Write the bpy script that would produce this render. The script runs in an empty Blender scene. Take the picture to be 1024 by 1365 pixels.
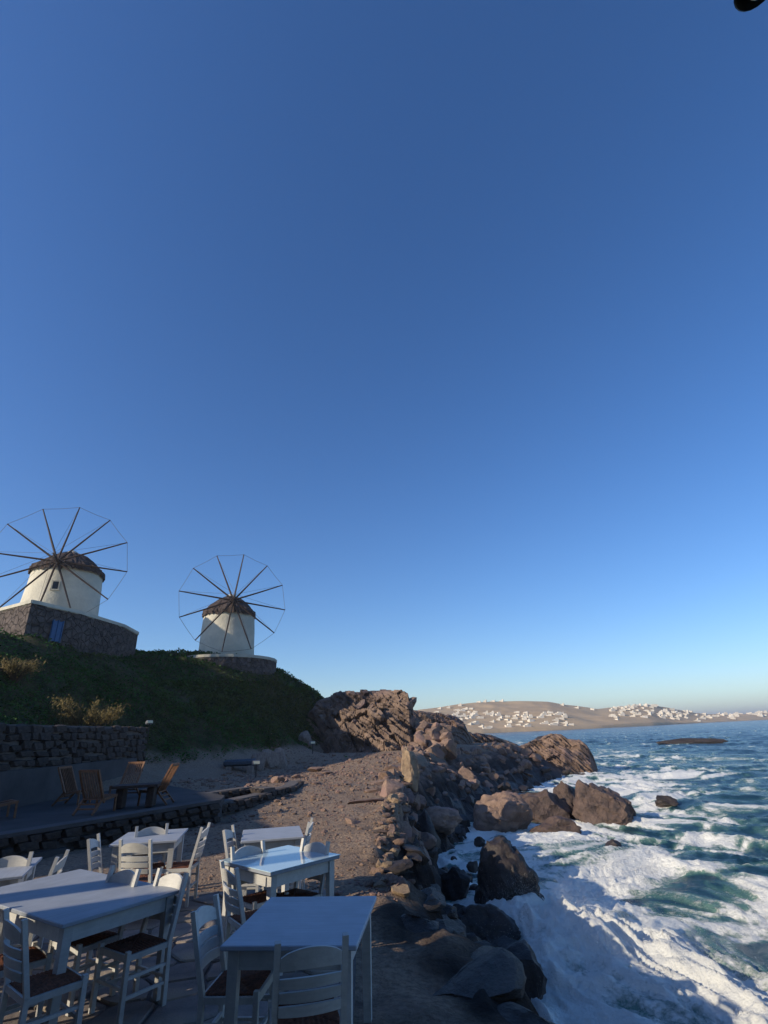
import bpy, bmesh, math, random
import numpy as np
from mathutils import Vector, Matrix, Euler

random.seed(7)
rng = np.random.default_rng(7)
R = math.radians
SC = bpy.context.scene
COL = SC.collection

# ------------------------------------------------------------------ camera
F_PX = 680.0; PITCH = R(23.3); ROLL = R(2.2); CAM_Z = 1.95
cam_data = bpy.data.cameras.new('camera'); cam = bpy.data.objects.new('camera', cam_data)
COL.objects.link(cam); SC.camera = cam
cam_data.sensor_fit = 'VERTICAL'; cam_data.sensor_height = 36.0
cam_data.lens = 36.0 * F_PX / 1365.0
cam_data.clip_start = 0.05; cam_data.clip_end = 20000
cam.matrix_world = (Matrix.Translation((0, 0, CAM_Z)) @ Matrix.Rotation(R(90) + PITCH, 4, 'X')
                    @ Matrix.Rotation(-ROLL, 4, 'Z'))
SC.render.resolution_x = 768; SC.render.resolution_y = 1024

# ------------------------------------------------------------------ light
SUN_AZ = math.atan2(-0.89, -0.45)      # from +Y towards +X
SUN_EL = R(24)
world = bpy.data.worlds.new('World'); SC.world = world; world.use_nodes = True
wn = world.node_tree.nodes; wl = world.node_tree.links
sky = wn.new('ShaderNodeTexSky'); sky.sky_type = 'NISHITA'; sky.sun_disc = False
sky.sun_elevation = SUN_EL; sky.sun_rotation = SUN_AZ
sky.air_density = 1.0; sky.dust_density = 0.5; sky.ozone_density = 5.0; sky.altitude = 0
bg = wn['Background']; bg.inputs['Strength'].default_value = 0.15
hs = wn.new('ShaderNodeHueSaturation'); hs.inputs['Saturation'].default_value = 1.15; hs.inputs['Hue'].default_value = 0.507
wl.new(sky.outputs['Color'], hs.inputs['Color']); wl.new(hs.outputs['Color'], bg.inputs['Color'])
sd = bpy.data.lights.new('sun', 'SUN'); sd.energy = 4.5; sd.angle = R(0.5); sd.color = (1.0, 0.86, 0.66)
sun = bpy.data.objects.new('sun', sd); COL.objects.link(sun)
to_sun = Vector((math.sin(SUN_AZ) * math.cos(SUN_EL), math.cos(SUN_AZ) * math.cos(SUN_EL), math.sin(SUN_EL)))
sun.rotation_euler = to_sun.to_track_quat('Z', 'Y').to_euler()
sun.location = to_sun * 60
vs = SC.view_settings
vs.view_transform = 'Standard'; vs.look = 'None'; vs.gamma = 1.0; vs.exposure = 0.14; vs.use_curve_mapping = False

# ------------------------------------------------------------------ photo pixel -> direction / point
def ray(x, y):
    u = (x - 512) / F_PX; v = (682.5 - y) / F_PX
    c, s = math.cos(ROLL), math.sin(ROLL)
    u, v = u * c + v * s, -u * s + v * c
    return np.array([u, math.cos(PITCH) - v * math.sin(PITCH), math.sin(PITCH) + v * math.cos(PITCH)])
CAMP = np.array([0, 0, CAM_Z])
def gz(x, y, z):                         # where the ray meets the level z
    d = ray(x, y); return CAMP + d * ((z - CAM_Z) / d[2])
def gd(x, y, D):                         # where the ray is D metres away on the map
    d = ray(x, y); return CAMP + d * (D / math.hypot(d[0], d[1]))

# ------------------------------------------------------------------ noise (numpy)
def _h(i, j, k, s):
    n = (i * 374761393 + j * 668265263 + k * 2147483647 * 3 + s * 974634777) & 0xFFFFFFFF
    n = ((n ^ (n >> 13)) * 1274126177) & 0xFFFFFFFF
    n = ((n ^ (n >> 16)) * 2246822519) & 0xFFFFFFFF
    return ((n ^ (n >> 15)) & 0xFFFFFF) / float(0xFFFFFF)
def vnoise(x, y, z=0.0, seed=0):
    x, y, z = np.broadcast_arrays(np.asarray(x, float), np.asarray(y, float), np.asarray(z, float))
    i = np.floor(x); j = np.floor(y); k = np.floor(z)
    fx = x - i; fy = y - j; fz = z - k
    i = i.astype(np.int64); j = j.astype(np.int64); k = k.astype(np.int64)
    fx = fx**3 * (fx * (fx * 6 - 15) + 10); fy = fy**3 * (fy * (fy * 6 - 15) + 10); fz = fz**3 * (fz * (fz * 6 - 15) + 10)
    def c(a, b, d): return _h(i + a, j + b, k + d, seed)
    x00 = c(0,0,0) * (1-fx) + c(1,0,0) * fx; x10 = c(0,1,0) * (1-fx) + c(1,1,0) * fx
    x01 = c(0,0,1) * (1-fx) + c(1,0,1) * fx; x11 = c(0,1,1) * (1-fx) + c(1,1,1) * fx
    return ((x00 * (1-fy) + x10 * fy) * (1-fz) + (x01 * (1-fy) + x11 * fy) * fz) * 2 - 1
def fbm(x, y, z=0.0, o=4, seed=0, g=0.5):
    t = 0; a = 1.0; f = 1.0
    for q in range(o):
        t = t + a * vnoise(np.asarray(x) * f + 17.3 * q, np.asarray(y) * f - 9.1 * q, np.asarray(z) * f, seed + q); a *= g; f *= 2.03
    return t
def ridge(x, y, z=0.0, o=4, seed=0):
    t = 0; a = 1.0; f = 1.0
    for q in range(o):
        t = t + a * (1 - np.abs(vnoise(np.asarray(x) * f + 3.7 * q, np.asarray(y) * f, np.asarray(z) * f, seed + q))); a *= .5; f *= 2.1
    return t / 1.9
def sstep(a, b, x):
    t = np.clip((x - a) / (b - a), 0, 1); return t * t * (3 - 2 * t)

# ------------------------------------------------------------------ materials
def mat(name, c1, c2=None, scale=4.0, rough=0.8, bump=0.0, bscale=None, spec=0.3, detail=6, vor=0.0, vscale=3.0, c3=None, coord='Object', metallic=0.0, chips=0.0, grain=0.0):
    m = bpy.data.materials.new(name); m.use_nodes = True
    n = m.node_tree.nodes; l = m.node_tree.links; b = n['Principled BSDF']
    b.inputs['Roughness'].default_value = rough; b.inputs['Specular IOR Level'].default_value = spec
    b.inputs['Metallic'].default_value = metallic
    tc = n.new('ShaderNodeTexCoord')
    if c2 is None: c2 = tuple(v * 0.8 for v in c1)
    t = n.new('ShaderNodeTexNoise'); t.inputs['Scale'].default_value = scale; t.inputs['Detail'].default_value = detail
    t.inputs['Roughness'].default_value = 0.62
    l.new(tc.outputs[coord], t.inputs['Vector'])
    r = n.new('ShaderNodeValToRGB'); l.new(t.outputs['Fac'], r.inputs['Fac'])
    e = r.color_ramp.elements
    e[0].position = 0.33; e[0].color = (*c2, 1); e[1].position = 0.66; e[1].color = (*c1, 1)
    col = r.outputs['Color']
    if c3 is not None:
        t3 = n.new('ShaderNodeTexNoise'); t3.inputs['Scale'].default_value = scale * 0.23; t3.inputs['Detail'].default_value = 5
        l.new(tc.outputs[coord], t3.inputs['Vector'])
        r3 = n.new('ShaderNodeValToRGB'); r3.color_ramp.elements[0].position = .48; r3.color_ramp.elements[1].position = .62
        l.new(t3.outputs['Fac'], r3.inputs['Fac'])
        mx = n.new('ShaderNodeMixRGB'); mx.inputs['Color2'].default_value = (*c3, 1)
        l.new(r3.outputs['Color'], mx.inputs['Fac']); l.new(col, mx.inputs['Color1']); col = mx.outputs['Color']
    if grain > 0:                      # brush strokes and wood grain under thin paint
        mp = n.new('ShaderNodeMapping'); mp.inputs['Scale'].default_value = (3, 60, 60); l.new(tc.outputs[coord], mp.inputs['Vector'])
        tg = n.new('ShaderNodeTexNoise'); tg.inputs['Scale'].default_value = 1.0; tg.inputs['Detail'].default_value = 4; l.new(mp.outputs['Vector'], tg.inputs['Vector'])
        rg = n.new('ShaderNodeMapRange'); rg.inputs['From Min'].default_value = .3; rg.inputs['From Max'].default_value = .7; rg.inputs['To Min'].default_value = 1 - grain; rg.inputs['To Max'].default_value = 1.0
        l.new(tg.outputs['Fac'], rg.inputs['Value']); hg = n.new('ShaderNodeHueSaturation'); l.new(rg.outputs['Result'], hg.inputs['Value']); l.new(col, hg.inputs['Color']); col = hg.outputs['Color']
    if chips > 0:                      # worn spots where the wood shows
        tk = n.new('ShaderNodeTexNoise'); tk.inputs['Scale'].default_value = 16; tk.inputs['Detail'].default_value = 7; tk.inputs['Roughness'].default_value = .7; l.new(tc.outputs[coord], tk.inputs['Vector'])
        rk_ = n.new('ShaderNodeMapRange'); rk_.inputs['From Min'].default_value = chips; rk_.inputs['From Max'].default_value = chips + .025; l.new(tk.outputs['Fac'], rk_.inputs['Value'])
        mk = n.new('ShaderNodeMixRGB'); mk.inputs['Color2'].default_value = (.20,.15,.11,1); l.new(rk_.outputs['Result'], mk.inputs['Fac']); l.new(col, mk.inputs['Color1']); col = mk.outputs['Color']
    # each object a little lighter or darker
    oi = n.new('ShaderNodeObjectInfo'); mr = n.new('ShaderNodeMapRange')
    mr.inputs['To Min'].default_value = 0.82; mr.inputs['To Max'].default_value = 1.15
    l.new(oi.outputs['Random'], mr.inputs['Value'])
    hv = n.new('ShaderNodeHueSaturation'); l.new(mr.outputs['Result'], hv.inputs['Value']); l.new(col, hv.inputs['Color'])
    l.new(hv.outputs['Color'], b.inputs['Base Color'])
    if bump > 0:
        bt = n.new('ShaderNodeTexNoise'); bt.inputs['Scale'].default_value = bscale or scale * 4; bt.inputs['Detail'].default_value = 8
        bt.inputs['Roughness'].default_value = 0.65
        l.new(tc.outputs[coord], bt.inputs['Vector']); h = bt.outputs['Fac']
        if vor > 0:
            v = n.new('ShaderNodeTexVoronoi'); v.feature = 'DISTANCE_TO_EDGE'; v.inputs['Scale'].default_value = vscale
            l.new(tc.outputs[coord], v.inputs['Vector'])
            vr = n.new('ShaderNodeMapRange'); vr.inputs['From Max'].default_value = 0.08; vr.inputs['To Max'].default_value = vor
            l.new(v.outputs['Distance'], vr.inputs['Value'])
            ad = n.new('ShaderNodeMath'); l.new(h, ad.inputs[0]); l.new(vr.outputs['Result'], ad.inputs[1]); h = ad.outputs[0]
        bp = n.new('ShaderNodeBump'); bp.inputs['Strength'].default_value = 1.0; bp.inputs['Distance'].default_value = bump
        l.new(h, bp.inputs['Height']); l.new(bp.outputs['Normal'], b.inputs['Normal'])
    return m

M = {}
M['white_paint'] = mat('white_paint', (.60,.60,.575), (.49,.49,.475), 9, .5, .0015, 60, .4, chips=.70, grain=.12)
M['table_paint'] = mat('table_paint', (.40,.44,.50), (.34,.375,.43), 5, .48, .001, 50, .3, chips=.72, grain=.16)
M['rush'] = mat('rush', (.22,.085,.045), (.09,.035,.02), 30, .8, .008, 90)
M['glass'] = mat('glass_sheet', (.42,.55,.60), (.40,.52,.57), 3, .04, 0, None, .9)
M['whitewash'] = mat('whitewash', (.62,.58,.47), (.50,.475,.39), 1.1, .85, .06, 4, c3=(.42,.41,.34))
M['thatch'] = mat('thatch', (.115,.085,.075), (.05,.038,.035), 9, .95, .08, 22)
M['dark_wood'] = mat('dark_wood', (.07,.045,.035), (.035,.024,.02), 12, .7, .004, 40)
M['teak'] = mat('teak', (.26,.13,.07), (.15,.075,.04), 14, .6, .004, 50)
M['rope'] = mat('rope', (.16,.15,.14), None, 8, .8)
M['stone_wall'] = mat('stone_wall', (.15,.122,.11), (.065,.054,.05), 2.2, .9, .10, 5, vor=1.2, vscale=2.3)
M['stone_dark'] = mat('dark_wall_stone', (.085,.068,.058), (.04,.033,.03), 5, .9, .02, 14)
M['stone'] = mat('wall_stone', (.30,.25,.21), (.16,.13,.115), 5, .9, .02, 14)
M['mortar'] = mat('mortar', (.17,.15,.14), (.11,.10,.095), 6, .95, .02, 20)
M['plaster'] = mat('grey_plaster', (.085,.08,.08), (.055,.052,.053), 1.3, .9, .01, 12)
M['flag'] = mat('flagstone', (.27,.23,.21), (.15,.13,.125), 3, .75, .012, 18, c3=(.30,.25,.19))
M['rock'] = mat('brown_rock', (.30,.205,.15), (.13,.09,.072), 1.6, .85, .14, 3, vor=.12, vscale=.6, c3=(.22,.15,.13))
M['rock_sea'] = mat('sea_rock', (.15,.10,.078), (.055,.04,.036), 1.8, .6, .20, 3, .35, vor=.10, vscale=.8, c3=(.12,.085,.07))
M['facade'] = mat('tavern_stone', (.34,.29,.24), (.22,.19,.16), 1.5, .9, .03, 6)
M['rock_small'] = mat('shore_rock', (.32,.22,.16), (.14,.095,.075), 3.5, .85, .03, 9, c3=(.24,.155,.13))
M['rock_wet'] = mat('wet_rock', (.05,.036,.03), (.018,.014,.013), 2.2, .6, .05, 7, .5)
M['rock_pale'] = mat('pale_rock', (.42,.31,.20), (.22,.155,.11), 4, .9, .03, 12)
M['cliff'] = mat('cliff_rock', (.31,.22,.165), (.12,.088,.075), .7, .9, .16, 2.2, vor=.45, vscale=.7, c3=(.20,.135,.12))
M['leaf'] = mat('leaf', (.055,.145,.026), (.026,.078,.015), .6, .7, 0, None, .2, c3=(.085,.105,.03))
M['dry_leaf'] = mat('dry_leaf', (.24,.19,.07), (.13,.10,.04), 1.5, .8)
M['stem'] = mat('stem', (.10,.075,.05), None, 5, .9)
M['blue_paint'] = mat('blue_paint', (.05,.13,.27), (.035,.10,.21), 6, .5)
M['black_metal'] = mat('black_metal', (.012,.012,.014), None, 6, .4, 0, None, .4)
M['bulb'] = mat('bulb_glass', (.80,.72,.45), (.7,.6,.38), 6, .15)
M['grey_metal'] = mat('grey_metal', (.24,.25,.27), None, 6, .45)
M['house'] = mat('house_white', (.74,.68,.57), (.62,.57,.48), .2, .8)
M['pane'] = mat('dark_pane', (.03,.035,.045), None, 4, .2)
M['tarp'] = mat('blue_tarp', (.07,.10,.13), (.045,.065,.085), 5, .6, .01, 14)

# ------------------------------------------------------------------ object helpers
def link(o, parent=None):
    COL.objects.link(o)
    if parent is not None: o.parent = parent
    return o
def tag(o, label=None, cat=None, group=None, kind=None):
    if label: o['label'] = label
    if cat: o['category'] = cat
    if group: o['group'] = group
    if kind: o['kind'] = kind
    return o
def thing(name, label, cat, loc=(0,0,0), rz=0.0, group=None):
    o = bpy.data.objects.new(name, None); o.empty_display_size = .2
    o.location = loc; o.rotation_euler = (0, 0, rz)
    link(o); return tag(o, label, cat, group)
def mesh_data(name, v, f, m=None, smooth=False, sharp=None):
    me = bpy.data.meshes.new(name)
    me.from_pydata([tuple(map(float, p)) for p in v] if not isinstance(v, np.ndarray) else v.tolist(), [], f if isinstance(f, list) else f.tolist())
    if m: me.materials.append(M[m] if isinstance(m, str) else m)
    if smooth:
        me.polygons.foreach_set('use_smooth', [True] * len(me.polygons))
        if sharp: me.set_sharp_from_angle(angle=R(sharp))
    me.update(); return me
def put(name, me, parent=None, loc=(0,0,0), rot=(0,0,0), scale=(1,1,1)):
    o = bpy.data.objects.new(name, me); o.location = loc; o.rotation_euler = rot; o.scale = scale
    return link(o, parent)
class MB:                                  # collects simple shapes into one mesh
    def __init__(s): s.v = []; s.f = []
    def raw(s, v, f):
        b = len(s.v); s.v += [tuple(map(float, p)) for p in v]; s.f += [tuple(b + i for i in q) for q in f]; return s
    def box(s, c, d, rot=None):
        x, y, z = d[0]/2, d[1]/2, d[2]/2
        vs_ = [Vector(p) for p in ((-x,-y,-z),(x,-y,-z),(x,y,-z),(-x,y,-z),(-x,-y,z),(x,-y,z),(x,y,z),(-x,y,z))]
        if rot is not None: vs_ = [rot @ p for p in vs_]
        return s.raw([p + Vector(c) for p in vs_], ((0,3,2,1),(4,5,6,7),(0,1,5,4),(1,2,6,5),(2,3,7,6),(3,0,4,7)))
    def bbox(s, c, d, e=.006):             # box with bevelled vertical and top edges
        x, y, z = d[0]/2, d[1]/2, d[2]/2
        ring = [(-x+e,-y),(x-e,-y),(x,-y+e),(x,y-e),(x-e,y),(-x+e,y),(-x,y-e),(-x,-y+e)]
        ins = lambda k: [((abs(a)-k)*(1 if a > 0 else -1), (abs(b)-k)*(1 if b > 0 else -1)) for a, b in ring]
        L = [(ins(e), -z), (ring, -z+e), (ring, z-e), (ins(e), z)]
        vs_ = [(c[0]+a, c[1]+b, c[2]+h) for rr, h in L for a, b in rr]
        fs = [tuple(range(7,-1,-1)), tuple(range(24,32))]
        for q in range(3):
            for i in range(8): fs.append((q*8+i, q*8+(i+1)%8, q*8+8+(i+1)%8, q*8+8+i))
        return s.raw(vs_, fs)
    def bar(s, a, b, w, h=None, up=(0,0,1)):
        a = Vector(a); b = Vector(b); h = h or w; d = (b-a).normalized()
        u = d.cross(Vector(up));
        if u.length < 1e-4: u = d.cross(Vector((0,1,0)))
        u.normalize(); n = u.cross(d)
        vs_ = [p + u*sx*w/2 + n*sy*h/2 for p in (a, b) for sx, sy in ((-1,-1),(1,-1),(1,1),(-1,1))]
        return s.raw(vs_, ((0,1,2,3),(7,6,5,4),(0,4,5,1),(1,5,6,2),(2,6,7,3),(3,7,4,0)))
    def tube(s, pts, rad, n=8):
        pts = [Vector(p) for p in pts]; rads = rad if isinstance(rad, (list, tuple)) else [rad]*len(pts)
        vs_ = []; fs = []
        for i, p in enumerate(pts):
            d = (pts[min(i+1, len(pts)-1)] - pts[max(i-1, 0)]).normalized()
            u = d.cross(Vector((0,0,1)))
            if u.length < 1e-3: u = d.cross(Vector((0,1,0)))
            u.normalize(); w = u.cross(d)
            for k in range(n):
                a = 2*math.pi*k/n; vs_.append(p + (u*math.cos(a) + w*math.sin(a))*rads[i])
        for i in range(len(pts)-1):
            for k in range(n): fs.append((i*n+k, i*n+(k+1)%n, (i+1)*n+(k+1)%n, (i+1)*n+k))
        fs.append(tuple(range(n-1,-1,-1))); fs.append(tuple((len(pts)-1)*n+k for k in range(n)))
        return s.raw(vs_, fs)
    def lathe(s, prof, n=32, c=(0,0,0)):
        vs_ = []; fs = []
        for r, z in prof:
            for k in range(n):
                a = 2*math.pi*k/n; vs_.append((c[0]+r*math.cos(a), c[1]+r*math.sin(a), c[2]+z))
        for i in range(len(prof)-1):
            for k in range(n): fs.append((i*n+k, i*n+(k+1)%n, (i+1)*n+(k+1)%n, (i+1)*n+k))
        return s.raw(vs_, fs)
    def prism(s, poly, z0, z1):            # poly counter-clockwise; z may be lists
        n = len(poly); za = z0 if isinstance(z0, (list, tuple)) else [z0]*n; zb = z1 if isinstance(z1, (list, tuple)) else [z1]*n
        vs_ = [(p[0], p[1], za[i]) for i, p in enumerate(poly)] + [(p[0], p[1], zb[i]) for i, p in enumerate(poly)]
        fs = [tuple(range(n-1,-1,-1)), tuple(range(n, 2*n))] + [(i, (i+1)%n, n+(i+1)%n, n+i) for i in range(n)]
        return s.raw(vs_, fs)
    def build(s, name, m, parent=None, smooth=False, sharp=40, **k):
        return put(name, mesh_data(name, s.v, s.f, m, smooth, sharp), parent, **k)
    def data(s, name, m, smooth=False, sharp=40): return mesh_data(name, s.v, s.f, m, smooth, sharp)
def copy_tree(o, parent=None):
    c = o.copy(); COL.objects.link(c); c.parent = parent
    for ch in o.children: copy_tree(ch, c)
    return c
def grid_faces(nu, nv):                    # nu rows of nv vertices
    i, j = np.meshgrid(np.arange(nu-1), np.arange(nv-1), indexing='ij'); a = (i*nv + j).ravel()
    return np.stack([a, a+1, a+nv+1, a+nv], 1)
def ico(sub):
    bm = bmesh.new(); bmesh.ops.create_icosphere(bm, subdivisions=sub, radius=1.0)
    v = np.array([p.co[:] for p in bm.verts]); f = [[q.index for q in p.verts] for p in bm.faces]; bm.free(); return v, f
ICO = {s: ico(s) for s in (1, 2, 3, 4, 5)}
def rock_mesh(name, seed, sub=3, planes=11, m='rock', rough=.10, flat=0.0, lo=.5, hi=.92, sharp=32, rg=0.0):
    r = np.random.default_rng(seed); v, f = ICO[sub]; v = v.copy()
    for q in range(planes):
        n = r.normal(size=3); n /= np.linalg.norm(n); d = r.uniform(lo, hi)
        k = v @ n - d; v -= np.where(k > 0, k, 0)[:, None] * n
    nn = v / np.linalg.norm(v, axis=1)[:, None]
    s = fbm(v[:,0]*2.2, v[:,1]*2.2, v[:,2]*2.2, 4, seed)
    crack = np.abs(vnoise(v[:,0]*1.7 + 5, v[:,1]*1.7, v[:,2]*1.7, seed + 50)); crack = -np.exp(-(crack/.05)**2) if sub >= 4 else 0
    v = v + nn * (s * rough + crack * .05)[:, None]
    if rg:
        k = ridge(v[:,0]*1.5 + v[:,2]*.8, v[:,1]*1.5, v[:,2]*2.6, 5, seed + 9); bl = vnoise(np.floor(v[:,0]*3 + v[:,2]*1.4), np.floor(v[:,1]*3), np.floor(v[:,2]*4 - v[:,0]*1.2), seed + 11)
        v = v + nn * ((k - .62)*rg + bl*rg*.22)[:, None]
    v[:,2] *= (1 - flat)
    return mesh_data(name, v, f, m, True, sharp)
# ------------------------------------------------------------------ terrain
SEA_Z = -2.8
EDGE = np.array([(1.3,-12),(1.2,0),(.95,3),(.55,5.5),(.1,8),(-.1,10),(-.05,13),(-.02,15.5),(-.1,17.5),(-.1,20),(0,25),(.3,32),(2.2,42),(5.5,52),(13,62),(16,75)], float)
EW   = np.array([(-12,2.6),(9,2.3),(12.5,1.9),(14,.75),(19,.8),(21,1.3),(25,2.2),(29,2.8),(34,4.0),(42,6.0),(52,8),(75,8)], float)
def edge_x(y): return np.interp(y, EDGE[:,1], EDGE[:,0])
CP = [(-8,-8,0),(0,-8,0),(-8,0,0),(0,0,0),(3,0,0),(-6,5,0),(0,5,0),(3,8,0),(-3,9,0),(0,9,0),(-6,11,0),(0,14,0),(-3,16,.02),(0,20,.02),(3,22,0),(1,26,.05),(-2,26,.12),
      (4,34,.2),(-2,36,.35),(7,45,.2),(0,45,.5),(-4,44,.55),(12,56,0),(5,56,.6),(20,70,-.4),(10,70,.3),(-9,14,.1),(-7,20,.2),(-9.6,26,.35),(-10.5,17,.3),(-14,8,.6),(-14,0,.6),
      (-13.5,17,1.9),(-13.2,24,1.9),(-15.5,12,2.4),(-20,8,3.5),(-22,18,6.0),(2,62,.4),(8,66,.2),(0,75,.3),(8,82,0),(-6,64,2.4),(-6,82,2)]
base_px = [(200,1030,.45),(250,1027,.45),(310,1021,.45),(365,1012,.5),(420,1003,.55),(450,997,.6)]
crest_px = [(-60,846,31),(0,850,33),(60,858,35.5),(120,864,40),(183,870,46),(205,874,48),(265,878,48.5),(330,887,48.5),(365,898,50.5),(400,918,53),(432,930,55)]
for x, y, z in base_px: CP.append(tuple(gz(x, y, z)))
for x, y, D in crest_px:
    p = gd(x, y, D); CP.append(tuple(p)); q = gd(x, y, D*1.25); CP.append((q[0], q[1], p[2] + .35))
def lerp_pts(a, b, t, bulge):
    p = a*(1-t) + b*t; p[2] += bulge; return tuple(p)
for (bx_, by_, bz_), (cx_, cy_, cD) in (((200,1030,.45),(120,864,40)), ((250,1027,.45),(205,874,48)), ((310,1021,.45),(265,884,49.5)), ((365,1012,.5),(330,896,50.5)), ((420,1003,.55),(400,918,53))):
    a = gz(bx_, by_, bz_); b = gd(cx_, cy_, cD)
    CP.append(lerp_pts(a, b, .33, .35)); CP.append(lerp_pts(a, b, .68, .5))
CP = np.array(CP, float)
def _U(r2): return np.where(r2 > 0, r2 * np.log(np.maximum(r2, 1e-12)), 0)
_n = len(CP); _d2 = ((CP[:,None,:2] - CP[None,:,:2])**2).sum(-1)
_A = np.zeros((_n+3, _n+3)); _A[:_n,:_n] = _U(_d2) + np.eye(_n)*2.0; _A[:_n,_n] = 1; _A[:_n,_n+1:] = CP[:,:2]; _A[_n:,:_n] = _A[:_n,_n:].T
_w = np.linalg.solve(_A, np.concatenate([CP[:,2], np.zeros(3)]))
def tps(x, y):
    x = np.asarray(x, float); y = np.asarray(y, float); out = np.full(x.shape, _w[_n]) + _w[_n+1]*x + _w[_n+2]*y
    for i in range(_n): out = out + _w[i] * _U((x-CP[i,0])**2 + (y-CP[i,1])**2)
    return out
def land_h(x, y, detail=True):
    x = np.asarray(x, float); y = np.asarray(y, float)
    h = tps(x, y)
    flat = (1 - sstep(-6.5, -8, x)) * (1 - sstep(9, 12, y))
    flat = flat * (1 - sstep(-.55, 0, x + (y-4)*.06))
    h = h * (1 - flat)                                   # the paved terrace is level
    if detail:
        hillm = sstep(1.0, 2.5, h)
        h = h + (1-flat) * (fbm(x*.5, y*.5, 0, 4, 3) * .05 + fbm(x*2.6, y*2.6, 0, 3, 9)*.026 - .03*(y < 9)) + hillm * (fbm(x*.35, y*.35, 0, 5, 5) * .24)
    e = edge_x(y) + (fbm(y*.8, x*.3, 0, 3, 21) * .35 if detail else 0)
    w = np.interp(y, EW[:,0], EW[:,1])
    t = np.clip((x - e) / w, 0, 1.6)
    drop = t**np.interp(y, [12, 18], [1.25, .82]) * 3.1
    if detail:
        rk = ridge(x*.55, y*.55, 0, 4, 31)
        step = np.round((drop + rk*.4) * 2.2) / 2.2 - .4
        drop = np.where(t > 0, drop*.45 + np.maximum(step, 0)*.55, 0) - sstep(0, .3, t) * (fbm(x*1.7, y*1.7, 0, 4, 33) * .16 + (ridge(x*2.2, y*2.2, 0, 4, 35)-.6) * .22)
        h = h + sstep(0.0, .9, x - e + 1.2) * (fbm(x*1.5, y*1.5, 0, 4, 41) * .05)
    return np.maximum(h - np.maximum(drop, 0), -4.2)
na, nr = 460, 420
ang = np.linspace(R(-82), R(70), na); rad = np.exp(np.linspace(math.log(.6), math.log(100), nr))
AA, RR = np.meshgrid(ang, rad, indexing='ij'); GX = np.sin(AA)*RR; GY = np.cos(AA)*RR - 4
GZ = land_h(GX, GY)
fc = grid_faces(na, nr)[:, ::-1]
zc = GZ.ravel()[fc].max(1); fc = fc[zc > -4.15]
WET = sstep(-.75, .25, GX - edge_x(GY) + fbm(GX*1.1, GY*1.1, 0, 4, 47)*.5) * (1 - sstep(11.5, 15, GY))
gmat = bpy.data.materials.new('earth'); gmat.use_nodes = True
def earth_nodes(m):
    n = m.node_tree.nodes; l = m.node_tree.links; b = n['Principled BSDF']; b.inputs['Roughness'].default_value = .92; b.inputs['Specular IOR Level'].default_value = .15
    g = n.new('ShaderNodeNewGeometry'); sp = n.new('ShaderNodeSeparateXYZ'); l.new(g.outputs['Position'], sp.inputs[0])
    def noise(s, d=7, r=.62):
        t = n.new('ShaderNodeTexNoise'); t.inputs['Scale'].default_value = s; t.inputs['Detail'].default_value = d; t.inputs['Roughness'].default_value = r
        l.new(g.outputs['Position'], t.inputs['Vector']); return t.outputs['Fac']
    def ramp(f, a, b_, p0=.35, p1=.65):
        r = n.new('ShaderNodeValToRGB'); e = r.color_ramp.elements; e[0].position = p0; e[1].position = p1; e[0].color = (*a, 1); e[1].color = (*b_, 1); l.new(f, r.inputs['Fac']); return r.outputs['Color']
    def mix(f, a, b_):
        x = n.new('ShaderNodeMixRGB'); l.new(f, x.inputs['Fac']); l.new(a, x.inputs['Color1']); l.new(b_, x.inputs['Color2']); return x.outputs['Color']
    def mrange(v, a, b_):
        x = n.new('ShaderNodeMapRange'); x.interpolation_type = 'SMOOTHSTEP'; x.inputs['From Min'].default_value = a; x.inputs['From Max'].default_value = b_; l.new(v, x.inputs['Value']); return x.outputs['Result']
    gravel = mix(ramp(noise(.6), (0,0,0), (1,1,1), .4, .6), ramp(noise(22), (.15,.105,.078), (.37,.272,.19), .36, .62), ramp(noise(17), (.17,.12,.09), (.39,.295,.215), .36, .62))
    rocky = ramp(noise(2.4), (.075,.056,.05), (.25,.18,.145), .34, .66)
    soil = ramp(noise(1.2), (.028,.04,.016), (.10,.085,.045), .38, .72)
    wet = ramp(noise(3), (.016,.013,.012), (.055,.041,.034))
    nz = n.new('ShaderNodeMath'); nz.operation = 'MULTIPLY_ADD'; l.new(noise(1.1), nz.inputs[0]); nz.inputs[1].default_value = 1.1; l.new(sp.outputs['Z'], nz.inputs[2])
    c = mix(mrange(nz.outputs[0], .25, .55), rocky, gravel)
    c = mix(mrange(nz.outputs[0], 1.4, 2.2), c, soil)
    c = mix(mrange(nz.outputs[0], .15, -.7), c, wet)
    sa_ = n.new('ShaderNodeAttribute'); sa_.attribute_name = 'splash'; c = mix(sa_.outputs['Fac'], c, wet)   # splash zone stays soaked
    l.new(c, b.inputs['Base Color'])
    ro = n.new('ShaderNodeMapRange'); ro.inputs['From Min'].default_value = -2; ro.inputs['From Max'].default_value = -.6; ro.inputs['To Min'].default_value = .45; ro.inputs['To Max'].default_value = .92
    l.new(sp.outputs['Z'], ro.inputs['Value']); l.new(ro.outputs['Result'], b.inputs['Roughness'])
    a1 = n.new('ShaderNodeMath'); a1.operation = 'MULTIPLY_ADD'; l.new(noise(5), a1.inputs[0]); a1.inputs[1].default_value = 2.0; l.new(noise(28), a1.inputs[2])
    bp = n.new('ShaderNodeBump'); bp.inputs['Distance'].default_value = .045; bp.inputs['Strength'].default_value = 1.0; l.new(a1.outputs[0], bp.inputs['Height']); l.new(bp.outputs['Normal'], b.inputs['Normal'])
earth_nodes(gmat)
gme = mesh_data('ground', np.stack([GX.ravel(), GY.ravel(), GZ.ravel()], 1), fc, gmat, True)
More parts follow.
